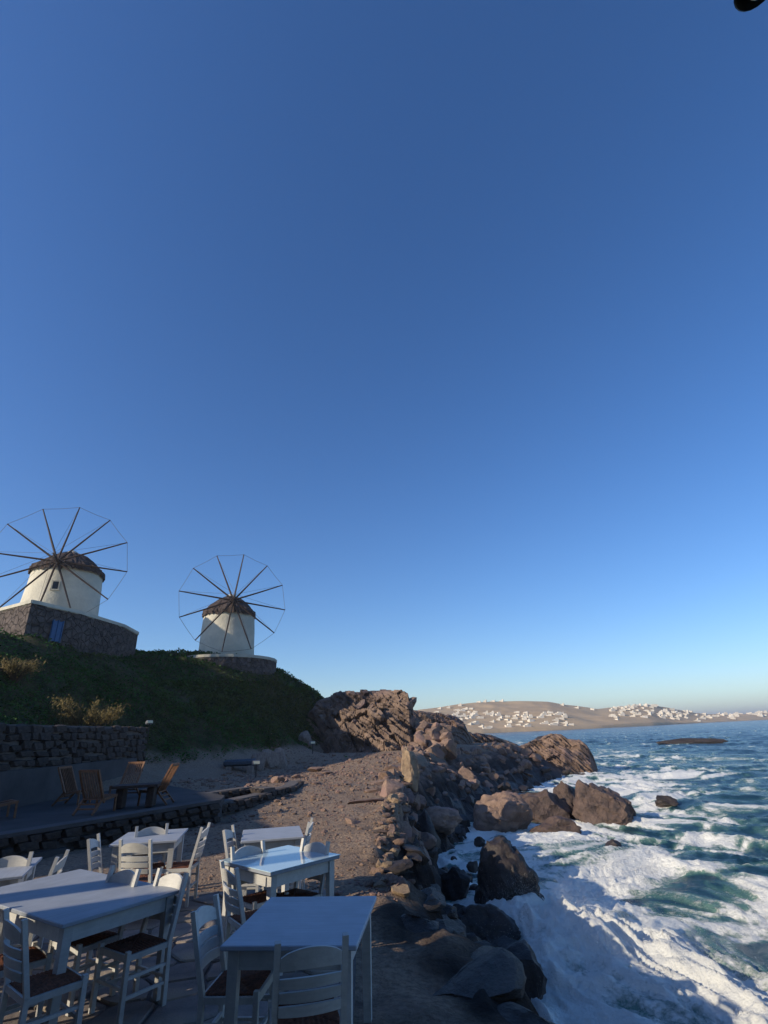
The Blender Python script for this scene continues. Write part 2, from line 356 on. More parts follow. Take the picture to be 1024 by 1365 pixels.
wa = gme.attributes.new('splash', 'FLOAT', 'POINT'); wa.data.foreach_set('value', WET.ravel().astype(np.float32))
ground = put('ground', gme); tag(ground, kind='structure', label='reddish gravel path and rocky ground beside the sea')
def gh(x, y): return float(land_h(np.array([x]), np.array([y]))[0])

# ------------------------------------------------------------------ sea
na, nr = 640, 900
ang = np.linspace(R(-12), R(84), na); rad = np.exp(math.log(6.5) + math.log(9000/6.5)*np.linspace(0, 1, nr)**1.4)
AA, RR = np.meshgrid(ang, rad, indexing='ij'); SX = np.sin(AA)*RR; SY = np.cos(AA)*RR
def shore_dist(x, y):                       # metres seaward of the water line
    e = edge_x(np.clip(y, -12, 75)) + np.interp(y, EW[:,0], EW[:,1]) * .95
    return (x - e) * np.interp(y, [0, 20, 40, 75], [1, .97, .9, .8])
def sea_fields(x, y):
    d = shore_dist(x, y); r = np.hypot(x, y)
    near = 1 - sstep(60, 220, r)
    wx = x + fbm(x*.11, y*.11, 0, 3, 61)*2.5; wy = y + fbm(x*.11+9, y*.11, 0, 3, 62)*2.5
    u = wx*.80 + wy*.60; v = -wx*.60 + wy*.80
    swell = ridge(u*.115, v*.045, 0, 2, 71)**2
    chop = ridge(u*.42, v*.20, 0, 4, 72)
    fine = fbm(wx*1.6, wy*1.6, 0, 4, 73)
    atten = 1 - sstep(80, 700, r)
    shal = sstep(-1.0, 5.0, d)
    h = (swell - .45) * .95 * (.3 + .7*shal) + (chop - .62) * .38 * (.35+.65*shal) + fine * .045
    h = h * (.25 + .75*atten)
    # foam: a churned belt along the shore, broken streaks further out, caps on crests
    belt = 1 - sstep(6.0, 17.0 + fbm(y*.12, x*.05, 0, 3, 80)*4, d)
    belt = belt * (1 - sstep(52, 75, y) * .7)
    chan = sstep(13.5, 15, y) * (1 - sstep(24, 29, y)) * (1 - sstep(1.0, 2.8, d))  # sheltered channel behind the boulders
    lace = fbm(wx*.55, wy*.55, 0, 5, 81, .6)
    streak = fbm(u*.30, v*1.1, 0, 4, 82)
    foam = belt * 1.55 + lace * .72 + streak * .46 - .50 - chan * .62
    cap = sstep(.74, .96, swell + (chop-.6)*.75 + lace*.10 - .04) * (1 - .35*sstep(100, 400, r))
    foam = np.maximum(foam, cap * 1.1 - .15)
    mid = (1 - sstep(10, 34, d)) * (.40 + lace*.5 + streak*.32) - .16
    foam = np.maximum(foam, mid)
    # the breaker bursting on the rocks
    bx, by = 4.6, 13.2
    q = ((x-bx)*.80 + (y-by)*.3)**2/3.0**2 + (-(x-bx)*.3 + (y-by)*.90)**2/4.4**2
    burst = np.exp(-q**1.4)
    bill = ridge(wx*.75, wy*.75, 0, 5, 90)
    h = h + burst * (.40 + 1.15 * (bill-.5)) + np.clip(foam, 0, 1) * ((ridge(wx*1.1, wy*1.1, 0, 4, 91)-.6) * .34 + (ridge(wx*2.4, wy*2.4, 0, 3, 93)-.6) * .08) * near
    foam = np.maximum(foam, burst*1.25 + (bill-.7)*1.1 + lace*.22 - .16)
    return h, np.clip(foam, 0, 1), d
SH, FO, SD = sea_fields(SX, SY)
fc = grid_faces(na, nr)[:, ::-1]
keep = (SD.ravel()[fc].max(1) > -6); fc = fc[keep]
wm = bpy.data.materials.new('sea_water'); wm.use_nodes = True
def sea_nodes(m):
    n = m.node_tree.nodes; l = m.node_tree.links; b = n['Principled BSDF']
    at = n.new('ShaderNodeAttribute'); at.attribute_name = 'foam'
    g = n.new('ShaderNodeNewGeometry')
    def noise(s, d=8, r=.65, dist=0):
        t = n.new('ShaderNodeTexNoise'); t.inputs['Scale'].default_value = s; t.inputs['Detail'].default_value = d; t.inputs['Roughness'].default_value = r; t.inputs['Distortion'].default_value = dist
        l.new(g.outputs['Position'], t.inputs['Vector']); return t.outputs['Fac']
    def math_(op, a, c=None):
        x = n.new('ShaderNodeMath'); x.operation = op
        for i, q in enumerate((a, c)):
            if q is None: continue
            if isinstance(q, (int, float)): x.inputs[i].default_value = q
            else: l.new(q, x.inputs[i])
        return x.outputs[0]
    fine = math_('ADD', math_('MULTIPLY', math_('SUBTRACT', noise(2.6, 9, .7, .6), .5), 1.5), math_('MULTIPLY', math_('SUBTRACT', noise(11, 6, .7), .5), .8))
    v = math_('ADD', at.outputs['Fac'], fine)
    r = n.new('ShaderNodeMapRange'); r.interpolation_type = 'SMOOTHSTEP'; r.inputs['From Min'].default_value = .30; r.inputs['From Max'].default_value = .78; l.new(v, r.inputs['Value'])
    gate = n.new('ShaderNodeMapRange'); gate.inputs['From Min'].default_value = .02; gate.inputs['From Max'].default_value = .16; l.new(at.outputs['Fac'], gate.inputs['Value'])
    fac = math_('MULTIPLY', r.outputs['Result'], gate.outputs['Result'])
    wr = n.new('ShaderNodeValToRGB'); l.new(at.outputs['Fac'], wr.inputs['Fac']); e = wr.color_ramp.elements
    e[0].position = 0; e[0].color = (.010,.042,.060,1); e[1].position = .9; e[1].color = (.27,.38,.34,1); e2_ = e.new(.16); e2_.color = (.04,.105,.10,1); e3_ = e.new(.5); e3_.color = (.13,.24,.20,1)
    mx = n.new('ShaderNodeMixRGB'); l.new(fac, mx.inputs['Fac']); l.new(wr.outputs['Color'], mx.inputs['Color1']); mx.inputs['Color2'].default_value = (.80,.81,.76,1)
    l.new(mx.outputs['Color'], b.inputs['Base Color'])
    rr = n.new('ShaderNodeMapRange'); rr.inputs['To Min'].default_value = .22; rr.inputs['To Max'].default_value = .85; l.new(fac, rr.inputs['Value']); l.new(rr.outputs['Result'], b.inputs['Roughness'])
    b.inputs['IOR'].default_value = 1.33; b.inputs['Specular IOR Level'].default_value = .35
    hh = math_('ADD', math_('MULTIPLY', noise(1.3, 9, .66), 1.0), math_('MULTIPLY', math_('MULTIPLY', noise(7, 9, .72), .4), fac))
    bp = n.new('ShaderNodeBump'); bp.inputs['Distance'].default_value = .22; bp.inputs['Strength'].default_value = .9; l.new(hh, bp.inputs['Height']); l.new(bp.outputs['Normal'], b.inputs['Normal'])
sea_nodes(wm)
sme = mesh_data('sea', np.stack([SX.ravel(), SY.ravel(), (SEA_Z + SH).ravel()], 1), fc, wm, True)
fa = sme.attributes.new('foam', 'FLOAT', 'POINT'); fa.data.foreach_set('value', FO.ravel().astype(np.float32))
sea = put('sea', sme); tag(sea, kind='structure', label='rough dark blue sea with white foam along the rocks')

# spray thrown up where the breaker hits the rocks: countless drops
def spray():
    vs_ = []; fs = []; tv = np.array([(0,0,1),(.94,0,-.33),(-.47,.82,-.33),(-.47,-.82,-.33)])
    r = np.random.default_rng(5)
    cen = [(3.4,13.0,1.0,9000),(4.3,14.6,1.1,8000),(3.7,16.6,.9,10000),(5.6,12.6,1.1,6000)]
    for cx, cy, s, n in cen:
        p = r.normal(size=(n, 3)) * np.array([.75*s, 1.0*s, .30*s]); p[:,2] = np.abs(p[:,2])
        p[:,0] += cx; p[:,1] += cy; h, _, _ = sea_fields(p[:,0], p[:,1]); p[:,2] += SEA_Z + h - .05
        sz = r.uniform(.0015, .0042, n) * r.choice([1, 1, 1, 1.7], n)
        for q, z in zip(p, sz):
            b = len(vs_); t = tv * z
            a = r.uniform(0, 6.28); ca, sa = math.cos(a), math.sin(a)
            t = np.stack([t[:,0]*ca - t[:,2]*sa, t[:,1], t[:,0]*sa + t[:,2]*ca], 1)
            vs_ += (t + q).tolist(); fs += [(b,b+1,b+2),(b,b+2,b+3),(b,b+3,b+1),(b+1,b+3,b+2)]
    o = put('sea_spray', mesh_data('sea_spray', vs_, fs, 'foam_drop', True))
    tag(o, 'white spray bursting from the breaking wave at the rocks', kind='stuff')
M['foam_drop'] = mat('foam_drop', (.80,.81,.78), None, 5, .6)
spray()

# ------------------------------------------------------------------ far island and its houses
cols = np.array([480,520,545,560,600,640,660,690,735,760,800,835,870,900,940,980,1024,1080,1200,1400], float)
crest_y = np.array([958,954,950,946,940,936,934.5,934,934.5,939,945,941,939,944,951,953.5,948,946,944,930], float)
Dsh = np.array([470,480,490,500,520,545,560,580,600,620,660,720,780,860,1000,1150,1300,1500,1700,1900], float)
NC, NR = 240, 46
px = np.linspace(480, 1400, NC)
cy_ = np.interp(px, cols, crest_y); ds = np.interp(px, cols, Dsh); dp = np.interp(px, [480,640,800,1024,1400], [170,230,230,260,300])
IS = np.zeros((NR, NC, 3)); vv = np.linspace(0, 1.35, NR)
for c in range(NC):
    for r_ in range(NR):
        v = vv[r_]; D = ds[c] + dp[c]*v; az = ray(px[c], 960); az = az[:2]/np.hypot(az[0], az[1])
        top = gd(px[c], cy_[c], ds[c] + dp[c])[2]
        t = min(v, 1.0); prof = .10*sstep(0, .03, t) + .90*(t**1.15) if v <= 1 else 1 - (v-1)*1.2
        IS[r_, c] = (az[0]*D, az[1]*D, SEA_Z - .6 + (top - SEA_Z + .6)*prof)
IS[:,:,2] += (fbm(IS[:,:,0]*.02, IS[:,:,1]*.02, 0, 5, 101) * 1.5 + fbm(IS[:,:,0]*.009, IS[:,:,1]*.009, 0, 3, 103) * 3.0) * np.minimum(1, vv*4)[:, None] * (1 - sstep(.9, 1.0, vv) * .7)[:, None]
M['island'] = mat('island_scrub', (.55,.385,.21), (.34,.24,.135), .03, .95, 1.2, .08, c3=(.42,.31,.18), coord='Object', detail=10)
isl = put('island_hill', mesh_data('island_hill', IS.reshape(-1,3), grid_faces(NR, NC), 'island', True)); tag(isl, kind='structure', label='dry brown hills across the bay')
proj_y = np.zeros((NR, NC))
q = IS - CAMP
zc_ = q[:,:,1]*math.cos(PITCH) + q[:,:,2]*math.sin(PITCH); v2 = (-q[:,:,1]*math.sin(PITCH) + q[:,:,2]*math.cos(PITCH))/zc_; u2 = q[:,:,0]/zc_
proj_y = 682.5 - (u2*math.sin(ROLL) + v2*math.cos(ROLL))*F_PX
def on_island(x, y):
    c = int(np.clip(round((x-480)/920*(NC-1)), 0, NC-1)); k = 0
    for r_ in range(2, NR):
        if vv[r_] > 1.0: break
        k = r_
        if proj_y[r_, c] <= y: break
    return IS[k, c]
def house_mesh(seed):
    r = random.Random(seed); m = MB(); w, d, h = r.uniform(7, 10), r.uniform(6, 8), r.uniform(3.2, 4.2)
    m.box((0,0,h/2-1), (w, d, h+2))
    m.box((0,0,h+.12), (w+.25, d+.25, .25))
    k = seed % 5
    if k in (0, 2): m.box((w*.22, d*.1, h*1.4), (w*.5, d*.7, h*.85))
    if k in (1, 2, 4): m.box((-w*.5 - 2.2, -.4, h*.36-1), (4.6, d*.8, h*.72+2))
    if k == 3: m.box((w*.5+1.6, .6, h*.45-1), (3.4, d*.9, h*.9+2)); m.box((-w*.2, 0, h+1.0), (2.0, 2.4, 1.8))
    me = m.data('house', 'house')
    g = MB(); n = 3
    for i in range(n): g.box((-w/2 + w*(i+.5)/n, -d/2 - .02, h*.5), (1.1, .1, 1.7 if i == 1 else 1.2))
    return me, g.data('window', 'pane')
HM = [house_mesh(s) for s in range(8)]
HOUSES = []
def cluster(x0, x1, y0, y1, n, tilt=0.0, seed=0):
    r = random.Random(seed); n = int(n*1.35)
    for i in range(n):
        x = r.uniform(x0, x1); HOUSES.append((x, r.uniform(y0-1.5, y1+1.5) + tilt*(x - (x0+x1)/2), r.random()))
for k, a in enumerate([(566,640,944,956,24,-.02),(606,640,955,968,10,.10),(640,668,951,958,12),(655,692,956,963,13),(688,708,951,957,8),(630,706,963,971,14),(722,762,953,967,20),(690,722,960,967,7),
          (816,846,944,958,16,-.1),(845,884,939,948,16,.1),(850,905,949,958,24),(884,932,948,958,20,.1),(936,972,952,957,11),(970,1024,950,956,20,-.05)]): cluster(*a, seed=k) if len(a) == 6 else cluster(*a[:5], seed=k)
for x, y in ((641,937),(650,936.5),(661,934.5),(673,934.5),(752,941),(756,942),(772,944.5),(790,947)): HOUSES.append((x, y, .3))
done = []
for i, (x, y, r_) in enumerate(HOUSES):
    p = on_island(x, y)
    x2 = x + (r_-.5)*2
    if any((p[0]-a)**2 + (p[1]-b)**2 < 7.0**2 for a, b in done): continue
    done.append((p[0], p[1]))
    me, wme = HM[i % 8]; s = (.36 + .30*r_) * (1 + max(0, (math.hypot(p[0], p[1]) - 700))/1500)
    if len(done) > 290: break
    o = put('house', me, None, (p[0], p[1], p[2]), (0, 0, -math.atan2(p[0], p[1]) + (r_-.5)*1.2), (s, s, s*.85))
    tag(o, 'small white cubic flat-roofed house on the hills across the bay', 'house', 'white houses on the far hills')
# ------------------------------------------------------------------ windmills
def sector(c, n=40): return [(c[0]+math.cos(2*math.pi*k/n), c[1]+math.sin(2*math.pi*k/n)) for k in range(n)]
def windmill(hub_px, D, base_z, top_z, r_base, r_top, roof_r, roof_h, face_px_bias, label, wheel_r, phase, spars=12, windows=(), hubk=.5):
    ax = gd(hub_px[0], hub_px[1], D)
    root = thing('windmill', label, 'windmill', (ax[0], ax[1], base_z), 0, 'whitewashed windmills on the hill')
    H = top_z - base_z
    m = MB(); n = 48; prof = [(r_base + .02, -1.5)] + [(r_base + (r_top - r_base)*t, H*t) for t in (0,.15,.3,.45,.6,.75,.9,1)]
    m.lathe(prof, n); v = np.array(m.v); th = np.arctan2(v[:,1], v[:,0])
    wob = fbm(np.cos(th)*1.4 + 5, np.sin(th)*1.4, v[:,2]*.5, 3, int(D)) * .05
    v[:,0] *= 1 + wob/r_base; v[:,1] *= 1 + wob/r_base
    tower = put('tower', mesh_data('tower', v, m.f, 'whitewash', True), root)
    # thatched cap: shaggy ragged cone
    nr_, nt = 15, 110; vs_ = []
    for i in range(nr_):
        t = i/(nr_-1)
        for k in range(nt):
            a = 2*math.pi*k/nt
            rr = roof_r*(t**.80); z = H + roof_h*(1 - t**1.35) + .02
            j = float(fbm(math.cos(a)*5, math.sin(a)*5, t*2, 3, 7)) * .07 + float(vnoise(k*1.7, t*2.2, 0, 8))*.05
            if i == nr_-1: z -= .30 + .10*float(vnoise(k*1.3, 0, 0, 9)); rr += .03*float(vnoise(k*.9, 4, 0, 9))
            elif i == nr_-2: rr *= 1.05
            vs_.append(((rr + j*t)*math.cos(a), (rr + j*t)*math.sin(a), z + j))
    fs = [(i*nt+k, (i+1)*nt+k, (i+1)*nt+(k+1)%nt, i*nt+(k+1)%nt) for i in range(nr_-1) for k in range(nt)]
    roof = put('thatched_roof', mesh_data('thatched_roof', vs_, fs, 'thatch', False), root)
    # shaggy straw ends along the eaves
    m = MB(); r = random.Random(3)
    for k in range(150):
        a = r.uniform(0, 6.283); t = r.uniform(.35, 1.0); rr = roof_r*(t**.8); z = H + roof_h*(1-t**1.35) + .05
        p = Vector((rr*math.cos(a), rr*math.sin(a), z)); q = p + Vector((math.cos(a)*.20, math.sin(a)*.20, -.26 - .1*r.random()))
        m.bar(p, q, .12, .035)
    m.build('straw', 'thatch', roof)['kind'] = 'stuff'
    MB().lathe([(.62,-.35),(.50,-.05),(.30,.12),(.02,.22)], 20, (0, 0, H + roof_h - .02)).build('peak_cap', 'whitewash', roof, True)
    # wheel, facing the camera, axle tipped up
    tocam = Vector((-ax[0], -ax[1], 0)).normalized()
    fwd = (Matrix.Rotation(R(face_px_bias), 3, 'Z') @ tocam); tip = (fwd + Vector((0,0,.15))).normalized()
    hz = H + roof_h*hubk
    hub_c = Vector((0,0,hz)) + tip*(roof_r*1.35)
    side = tip.cross(Vector((0,0,1))).normalized(); up = side.cross(tip)
    MB().tube([Vector((0,0,hz)) - tip*1.0, hub_c + tip*.35], [.17,.15], 12).build('axle', 'dark_wood', root, True)
    mast = hub_c + tip*1.5
    MB().tube([hub_c + tip*.3, mast], [.10,.05], 8).build('bowsprit', 'dark_wood', root, True)
    MB().tube([hub_c - tip*.16, hub_c + tip*.22], .27, 12).build('hub', 'dark_wood', root)
    tips = []
    for k in range(spars):
        a = phase + 2*math.pi*k/spars; d = side*math.cos(a) + up*math.sin(a)
        e = hub_c + d*wheel_r - tip*.05 + tip*.08*(k % 2); tips.append(e)
        MB().tube([hub_c + d*.05 + tip*.10*(k % 2), (hub_c + e)/2, e], [.085,.07,.05], 7).build('spar', 'dark_wood', root, True)
    for k in range(spars):
        MB().tube([tips[k], (tips[k] + tips[(k+1) % spars])/2*1.0 - Vector((0,0,.05)), tips[(k+1) % spars]], .016, 5).build('rim_rope', 'rope', root)
        MB().tube([tips[k], mast], .011, 5).build('stay_rope', 'rope', root)
    for (az, z, w, h) in windows:
        dirv = Matrix.Rotation(R(az), 3, 'Z') @ tocam; rr = r_base + (r_top - r_base)*(z/H)
        rot = Matrix.Rotation(math.atan2(dirv.x, -dirv.y), 3, 'Z')
        c = dirv*(rr - .12)
        MB().box((c.x, c.y, z), (w, .4, h), rot).build('window', 'pane', tower)
        c = dirv*(rr + .06)
        fr = MB()
        for dx, dz, ww, hh in ((0, h/2+.05, w+.2, .1), (0, -h/2-.05, w+.26, .1), (-w/2-.05, 0, .1, h), (w/2+.05, 0, .1, h)):
            fr.box((Vector((c.x, c.y, z)) + rot @ Vector((dx, 0, dz))), (ww, .14, hh), rot)
        fr.build('window_frame', 'whitewash', tower)
    return root
# tower axis from the roof peak, heights from the photo's rows at that distance
D2 = 52.0; a2 = gd(306, 822, D2)
windmill((306,822), D2, gd(300,876,D2)[2] - 1.6, a2[2] + .15, 2.7, 2.36, 2.52, 1.9, 4,
         'smaller whitewashed windmill with brown thatch on the round walled mound', 4.85, R(8), windows=(), hubk=.08)
D1 = 51.0; a1 = gd(94, 765, D1)
windmill((90,770), D1, gd(83,812,D1)[2] - 1.8, a1[2], 3.05, 2.68, 2.87, 1.93, -14,
         'whitewashed windmill with dark thatch on the stone terrace with blue shutter', 5.25, R(6), windows=((-14, 3.1, .42, .62),), hubk=-.35)

# platform walls below the mills
def platform(name, label, pts, zt, zb, coping_w=.55, wall_mat='stone_wall'):
    root = thing(name, label, 'wall', (pts[0][0], pts[0][1], zb), 0); ox, oy, oz = root.location
    P = [(x-ox, y-oy) for x, y in pts]
    n = len(P)
    m = MB()
    # subdivided rough faces
    for i in range(n):
        a = Vector((*P[i], 0)); b = Vector((*P[(i+1) % n], 0)); L = (b-a).length; nu = max(2, int(L/.22)); nv = 14
        if i == n-1: nu = 2
        dirn = (b-a).normalized(); nor = Vector((dirn.y, -dirn.x, 0))
        base = len(m.v)
        for u in range(nu+1):
            for w in range(nv+1):
                p = a + (b-a)*(u/nu); z = (zt - zb)*w/nv
                off = float(fbm(p.x*1.9 + p.y, z*2.6, 0, 3, 12))*.06 if 0 < u < nu else 0
                m.v.append(tuple(p + nor*off + Vector((0,0,z))))
        for u in range(nu):
            for w in range(nv):
                k = base + u*(nv+1) + w; m.f.append((k, k+nv+1, k+nv+2, k+1))
    m.build('stone_face', wall_mat, root)
    MB().prism(P, zt-zb-.04, zt-zb+.02).build('paving', 'whitewash', root)
    c = MB()
    for i in range(n-1):
        a = Vector((*P[i], zt-zb+.10)); b = Vector((*P[i+1], zt-zb+.10)); d = (b-a).normalized(); nor = Vector((d.y, -d.x, 0))
        c.bar(a + nor*(.06 - coping_w/2) - d*.02, b + nor*(.06 - coping_w/2) + d*.02, coping_w, .20 + .004*i)
    c.build('coping', 'whitewash', root)
    return root
def px_level(pxs, z): return [tuple(gz(x, y, z)[:2]) for x, y in pxs]
z1 = gd(42, 803, 36)[2]
pts = px_level([(-90,838),(42,804),(105,818),(165,836),(184,846)], z1)
back = [(pts[-1][0]-3.5, pts[-1][1]+5.0), (pts[-1][0]-14, pts[-1][1]+7), (pts[0][0]-8, pts[0][1]+6)]
pl1 = platform('stone_terrace', 'high stone terrace wall with white coping and a blue shutter under a windmill', pts + back, z1, z1 - 4.2)
o1 = Vector(pl1.location)
A_, B_ = Vector((*pts[1], 0)), Vector((*pts[2], 0)); dd = (B_-A_).normalized(); nn_ = Vector((dd.y, -dd.x, 0))
sh = MB(); cpos = A_ + (B_-A_)*.58 + nn_*.06; rotw = Matrix.Rotation(math.atan2(dd.y, dd.x), 3, 'Z')
sh.box(Vector((cpos.x, cpos.y, z1 - 1.35)) - o1, (.6, .12, 1.2), rotw); shut = sh.build('shutter', 'blue_paint', pl1)
fr = MB()
for dx in (-.33, 0, .33): fr.box(Vector((cpos.x, cpos.y, z1-1.35)) - o1 + rotw @ Vector((dx, -.05, 0)), (.06, .12, 1.32), rotw)
fr.build('shutter_frame', 'blue_paint', shut)
R2 = 4.7; z2 = gd(300, 875, D2 - R2)[2]; m2 = gd(306, 822, D2)
pts2 = [(m2[0] + R2*math.cos(t), m2[1] + R2*math.sin(t)) for t in [R(-200 + 15*k) for k in range(17)]]
platform('stone_mound_wall', 'curved stone wall with white rim round the foot of the smaller windmill', pts2, z2, z2 - 2.6, .4)

# ------------------------------------------------------------------ cliff and headlands
def crag(name, label, pxs, base_y, depth, seed, strata, amp, nu=190, nv=90, m='cliff', back=6.0, zb=-.5, cut=.9):
    """a rocky mass: skyline points (x, y, D) give its crest, it falls forward to the ground"""
    pxs = np.array(pxs, float); us = np.linspace(pxs[0,0], pxs[-1,0], nu)
    V = np.zeros((nv, nu, 3))
    for j, x in enumerate(us):
        y = np.interp(x, pxs[:,0], pxs[:,1]); D = np.interp(x, pxs[:,0], pxs[:,2]); top = gd(x, y, D)
        az = top[:2]/np.linalg.norm(top[:2]); dp_ = np.interp(x, pxs[:,0], pxs[:,3])
        for i in range(nv):
            t = i/(nv-1)*1.3
            if t <= 1: d = D - dp_*(1-t); z = zb + (top[2]-zb)*(t**cut)
            else: d = D + back*(t-1)/.3; z = top[2] - (top[2]-zb)*((t-1)/.3)**2*.9
            V[i, j] = (az[0]*d, az[1]*d, z)
    X, Y, Z = V[:,:,0], V[:,:,1], V[:,:,2]
    s = X*strata[0] + Y*strata[1] + Z*strata[2] + fbm(X*.35, Y*.35, Z*.35, 3, seed)*.3
    saw = (s*1.15) % 1.0; saw2 = (s*3.1) % 1.0
    blk = vnoise(np.floor(X*.8 + Z*.5), np.floor(s*1.2), np.floor(Y*.7), seed+2)
    dsp = amp*(.55*(saw-.5) + .2*(saw2-.5) + .45*blk + .5*fbm(X*.5, Y*.5, Z*.5, 5, seed+4)) 
    tt = np.linspace(0, 1.3, nv)[:, None]; mask = sstep(0, .1, tt)*(1-.75*sstep(.86, 1.0, tt))
    ln = np.hypot(X, Y); V[:,:,0] -= X/ln*dsp*mask; V[:,:,1] -= Y/ln*dsp*mask; V[:,:,2] += dsp*.35*mask*(1 - .6*sstep(.8, 1.0, tt)) + .10*blk*sstep(.9, 1.0, tt)
    o = put(name, mesh_data(name, V.reshape(-1,3), grid_faces(nv, nu), m, True, 38))
    tag(o, label=label, kind='structure'); return o
crag('cliff', 'craggy brown cliff of tilted rock layers at the end of the path',
     [(405,960,50,3),(425,932,52,4),(440,927,53,6),(455,921.5,53,7),(490,920.5,52,7.5),(520,919.5,51,7),(536,921,50,5.5),(544,925,49.5,4.5),(550,947,49,3.5),(556,975,48.5,3),(562,1000,48,2)],
     1000, 7, 3, (.55,.12,.80), 1.15, cut=.72, nv=110)
crag('headland', 'dark rounded rocky headland falling from the cliff to the sea',
     [(520,945,62,5),(548,946,63,6),(570,949,64,7),(590,951,65,8),(608,956,66,8),(618,963,66,7),(624,975,66,6),(632,992,66,4),(640,1004,66,3)], 1000, 7, 13, (.25,.3,.9), .75, zb=-1.0)
crag('rocky_point', 'low reddish rocky point reaching out towards the bay',
     [(600,985,70,4),(622,976,73,7),(640,978,76,8),(655,981,79,8),(672,986,81,8),(690,993,82,7),(705,1004,82,4)], 1000, 6, 23, (.4,.3,.7), 1.1, zb=-3.0)
so = crag('sea_outcrop', 'sloping cracked brown rock outcrop jutting into the sea beyond the rubble',
     [(640,1006,66,2),(660,1001,67,3),(685,998,68,4),(705,990,69,5),(722,983,70,5.5),(735,978.5,70,5.5),(748,979,70,5.5),(757,985,70,5),(772,986,70,4.5),(783,994,70,4),(791,1008,70,3),(796,1022,70,2)],
     1000, 6, 33, (.75,.2,.45), .95, nu=150, nv=80, m='rock', back=5, zb=-3.4, cut=.8)
del so['kind']; so['category'] = 'rock'
# tilted slabs standing out of the cliff
slab_mesh = [rock_mesh('rock_slab', 700+s, 2, 13, 'cliff', .06, 0, .42, .75, 28) for s in range(5)]
cl = bpy.data.objects['cliff']; r = random.Random(11)
for k in range(20):
    x = r.uniform(470, 552); y = r.uniform(942, 988)
    if x > 540 and y < 945: continue
    t = (1000-y)/80; D = 46.6 + 4.5*t + r.uniform(-.2, .4); p = gd(x, y, D)
    L = r.uniform(.7, 1.35)
    put('rock_slab', slab_mesh[k % 5], cl, tuple(p), (r.uniform(-.2,.25), R(-48) + r.uniform(-.25,.25), r.uniform(-.5,.5)), (L*1.1, L*.9, L*.55))

# ------------------------------------------------------------------ hillside plants: ground cover nobody could count
def ground_cover():
    r = np.random.default_rng(3); N = 330000
    x = r.uniform(-34, -2, N); y = r.uniform(9, 58, N)
    h = tps(x, y); base = gz(310, 1021, .45)
    near = sstep(.75, 1.35, h + fbm(x*.6, y*.6, 0, 3, 44)*.35)
    nz = fbm(x*.35, y*.35, 0, 4, 55)
    az = np.degrees(np.arctan2(x, y)); 
    ok = (r.random(N) < near*(.55 + .5*nz + .35)) & ((x < -12.4) | (y > 26)) & (az > -52) & (x < edge_x(y) - 1.5)
    top = (h > 6.2) & (r.random(N) < .6); ok &= ~top
    x, y = x[ok], y[ok]; z = land_h(x, y); n = len(x)
    D = np.hypot(x, y); s = r.uniform(.05, .12, n) * np.clip(D/32, .6, 1.6)
    hgt = np.abs(fbm(x*.9, y*.9, 0, 3, 77))*.22*r.random(n) + .02
    yaw = r.uniform(0, 6.283, n); pit = r.uniform(-.2, 1.2, n)
    ux, uy = np.cos(yaw), np.sin(yaw); vx, vy, vz = -uy*np.cos(pit), ux*np.cos(pit), np.sin(pit)
    C = np.stack([x, y, z + hgt], 1); U = np.stack([ux*s*.55, uy*s*.55, 0*s], 1); W = np.stack([vx*s, vy*s, vz*s], 1)
    V = np.stack([C, C + U + W*.5, C + W*1.1, C - U + W*.5], 1).reshape(-1, 3)
    Fc = np.arange(n*4).reshape(-1, 4)
    o = put('ground_cover', mesh_data('ground_cover', V, Fc, 'leaf')); tag(o, 'dense dark green creeping plants covering the hillside', kind='stuff')
ground_cover()
def shrub(px_, D, w, h, label, n=1500, seed=0, m='dry_leaf'):
    p = gd(*px_, D); z0 = gh(p[0], p[1]); root = thing('shrub', label, 'shrub', (p[0], p[1], z0), 0)
    r = np.random.default_rng(seed); vs_ = []; fs = []; st = MB(); rr = random.Random(seed)
    for k in range(34):
        a = rr.uniform(0, 6.283); L = rr.uniform(.5, 1.0); e = Vector((math.cos(a)*w*.5*L, math.sin(a)*w*.5*L, h*rr.uniform(.55, 1.0)))
        mid = e*.5 + Vector((0,0,h*.12)); st.tube([(0,0,-.1), mid, e], [.03,.018,.006], 5)
        for q in range(n//34):
            t = rr.uniform(.4, 1.08); c = (mid*(1-abs(2*t-1)) if t < .5 else mid*(2-2*t) + e*(2*t-1)) + Vector((rr.gauss(0,.10), rr.gauss(0,.10), rr.gauss(0,.08)))
            b = len(vs_); L2 = rr.uniform(.06, .15); d = Vector((rr.gauss(0,.5), rr.gauss(0,.5), rr.uniform(.3,1))).normalized()*L2; s = d.cross(Vector((rr.random(), rr.random(), .2))).normalized()*.022
            vs_ += [tuple(c - s), tuple(c + s), tuple(c + d)]; fs.append((b, b+1, b+2))
    st.build('stem', 'stem', root); put('foliage', mesh_data('foliage', vs_, fs, m), root)
shrub((112,984), 27.5, 3.4, 1.7, 'wide straw-coloured shrub on the hillside above the stone wall', 4200, 1)
shrub((16,922), 29, 2.0, .9, 'low pale dry shrub higher up the dark hillside', 1700, 2)
shrub((150,976), 28.5, 1.5, .9, 'small olive-brown bush beside the straw-coloured shrub', 1500, 3)
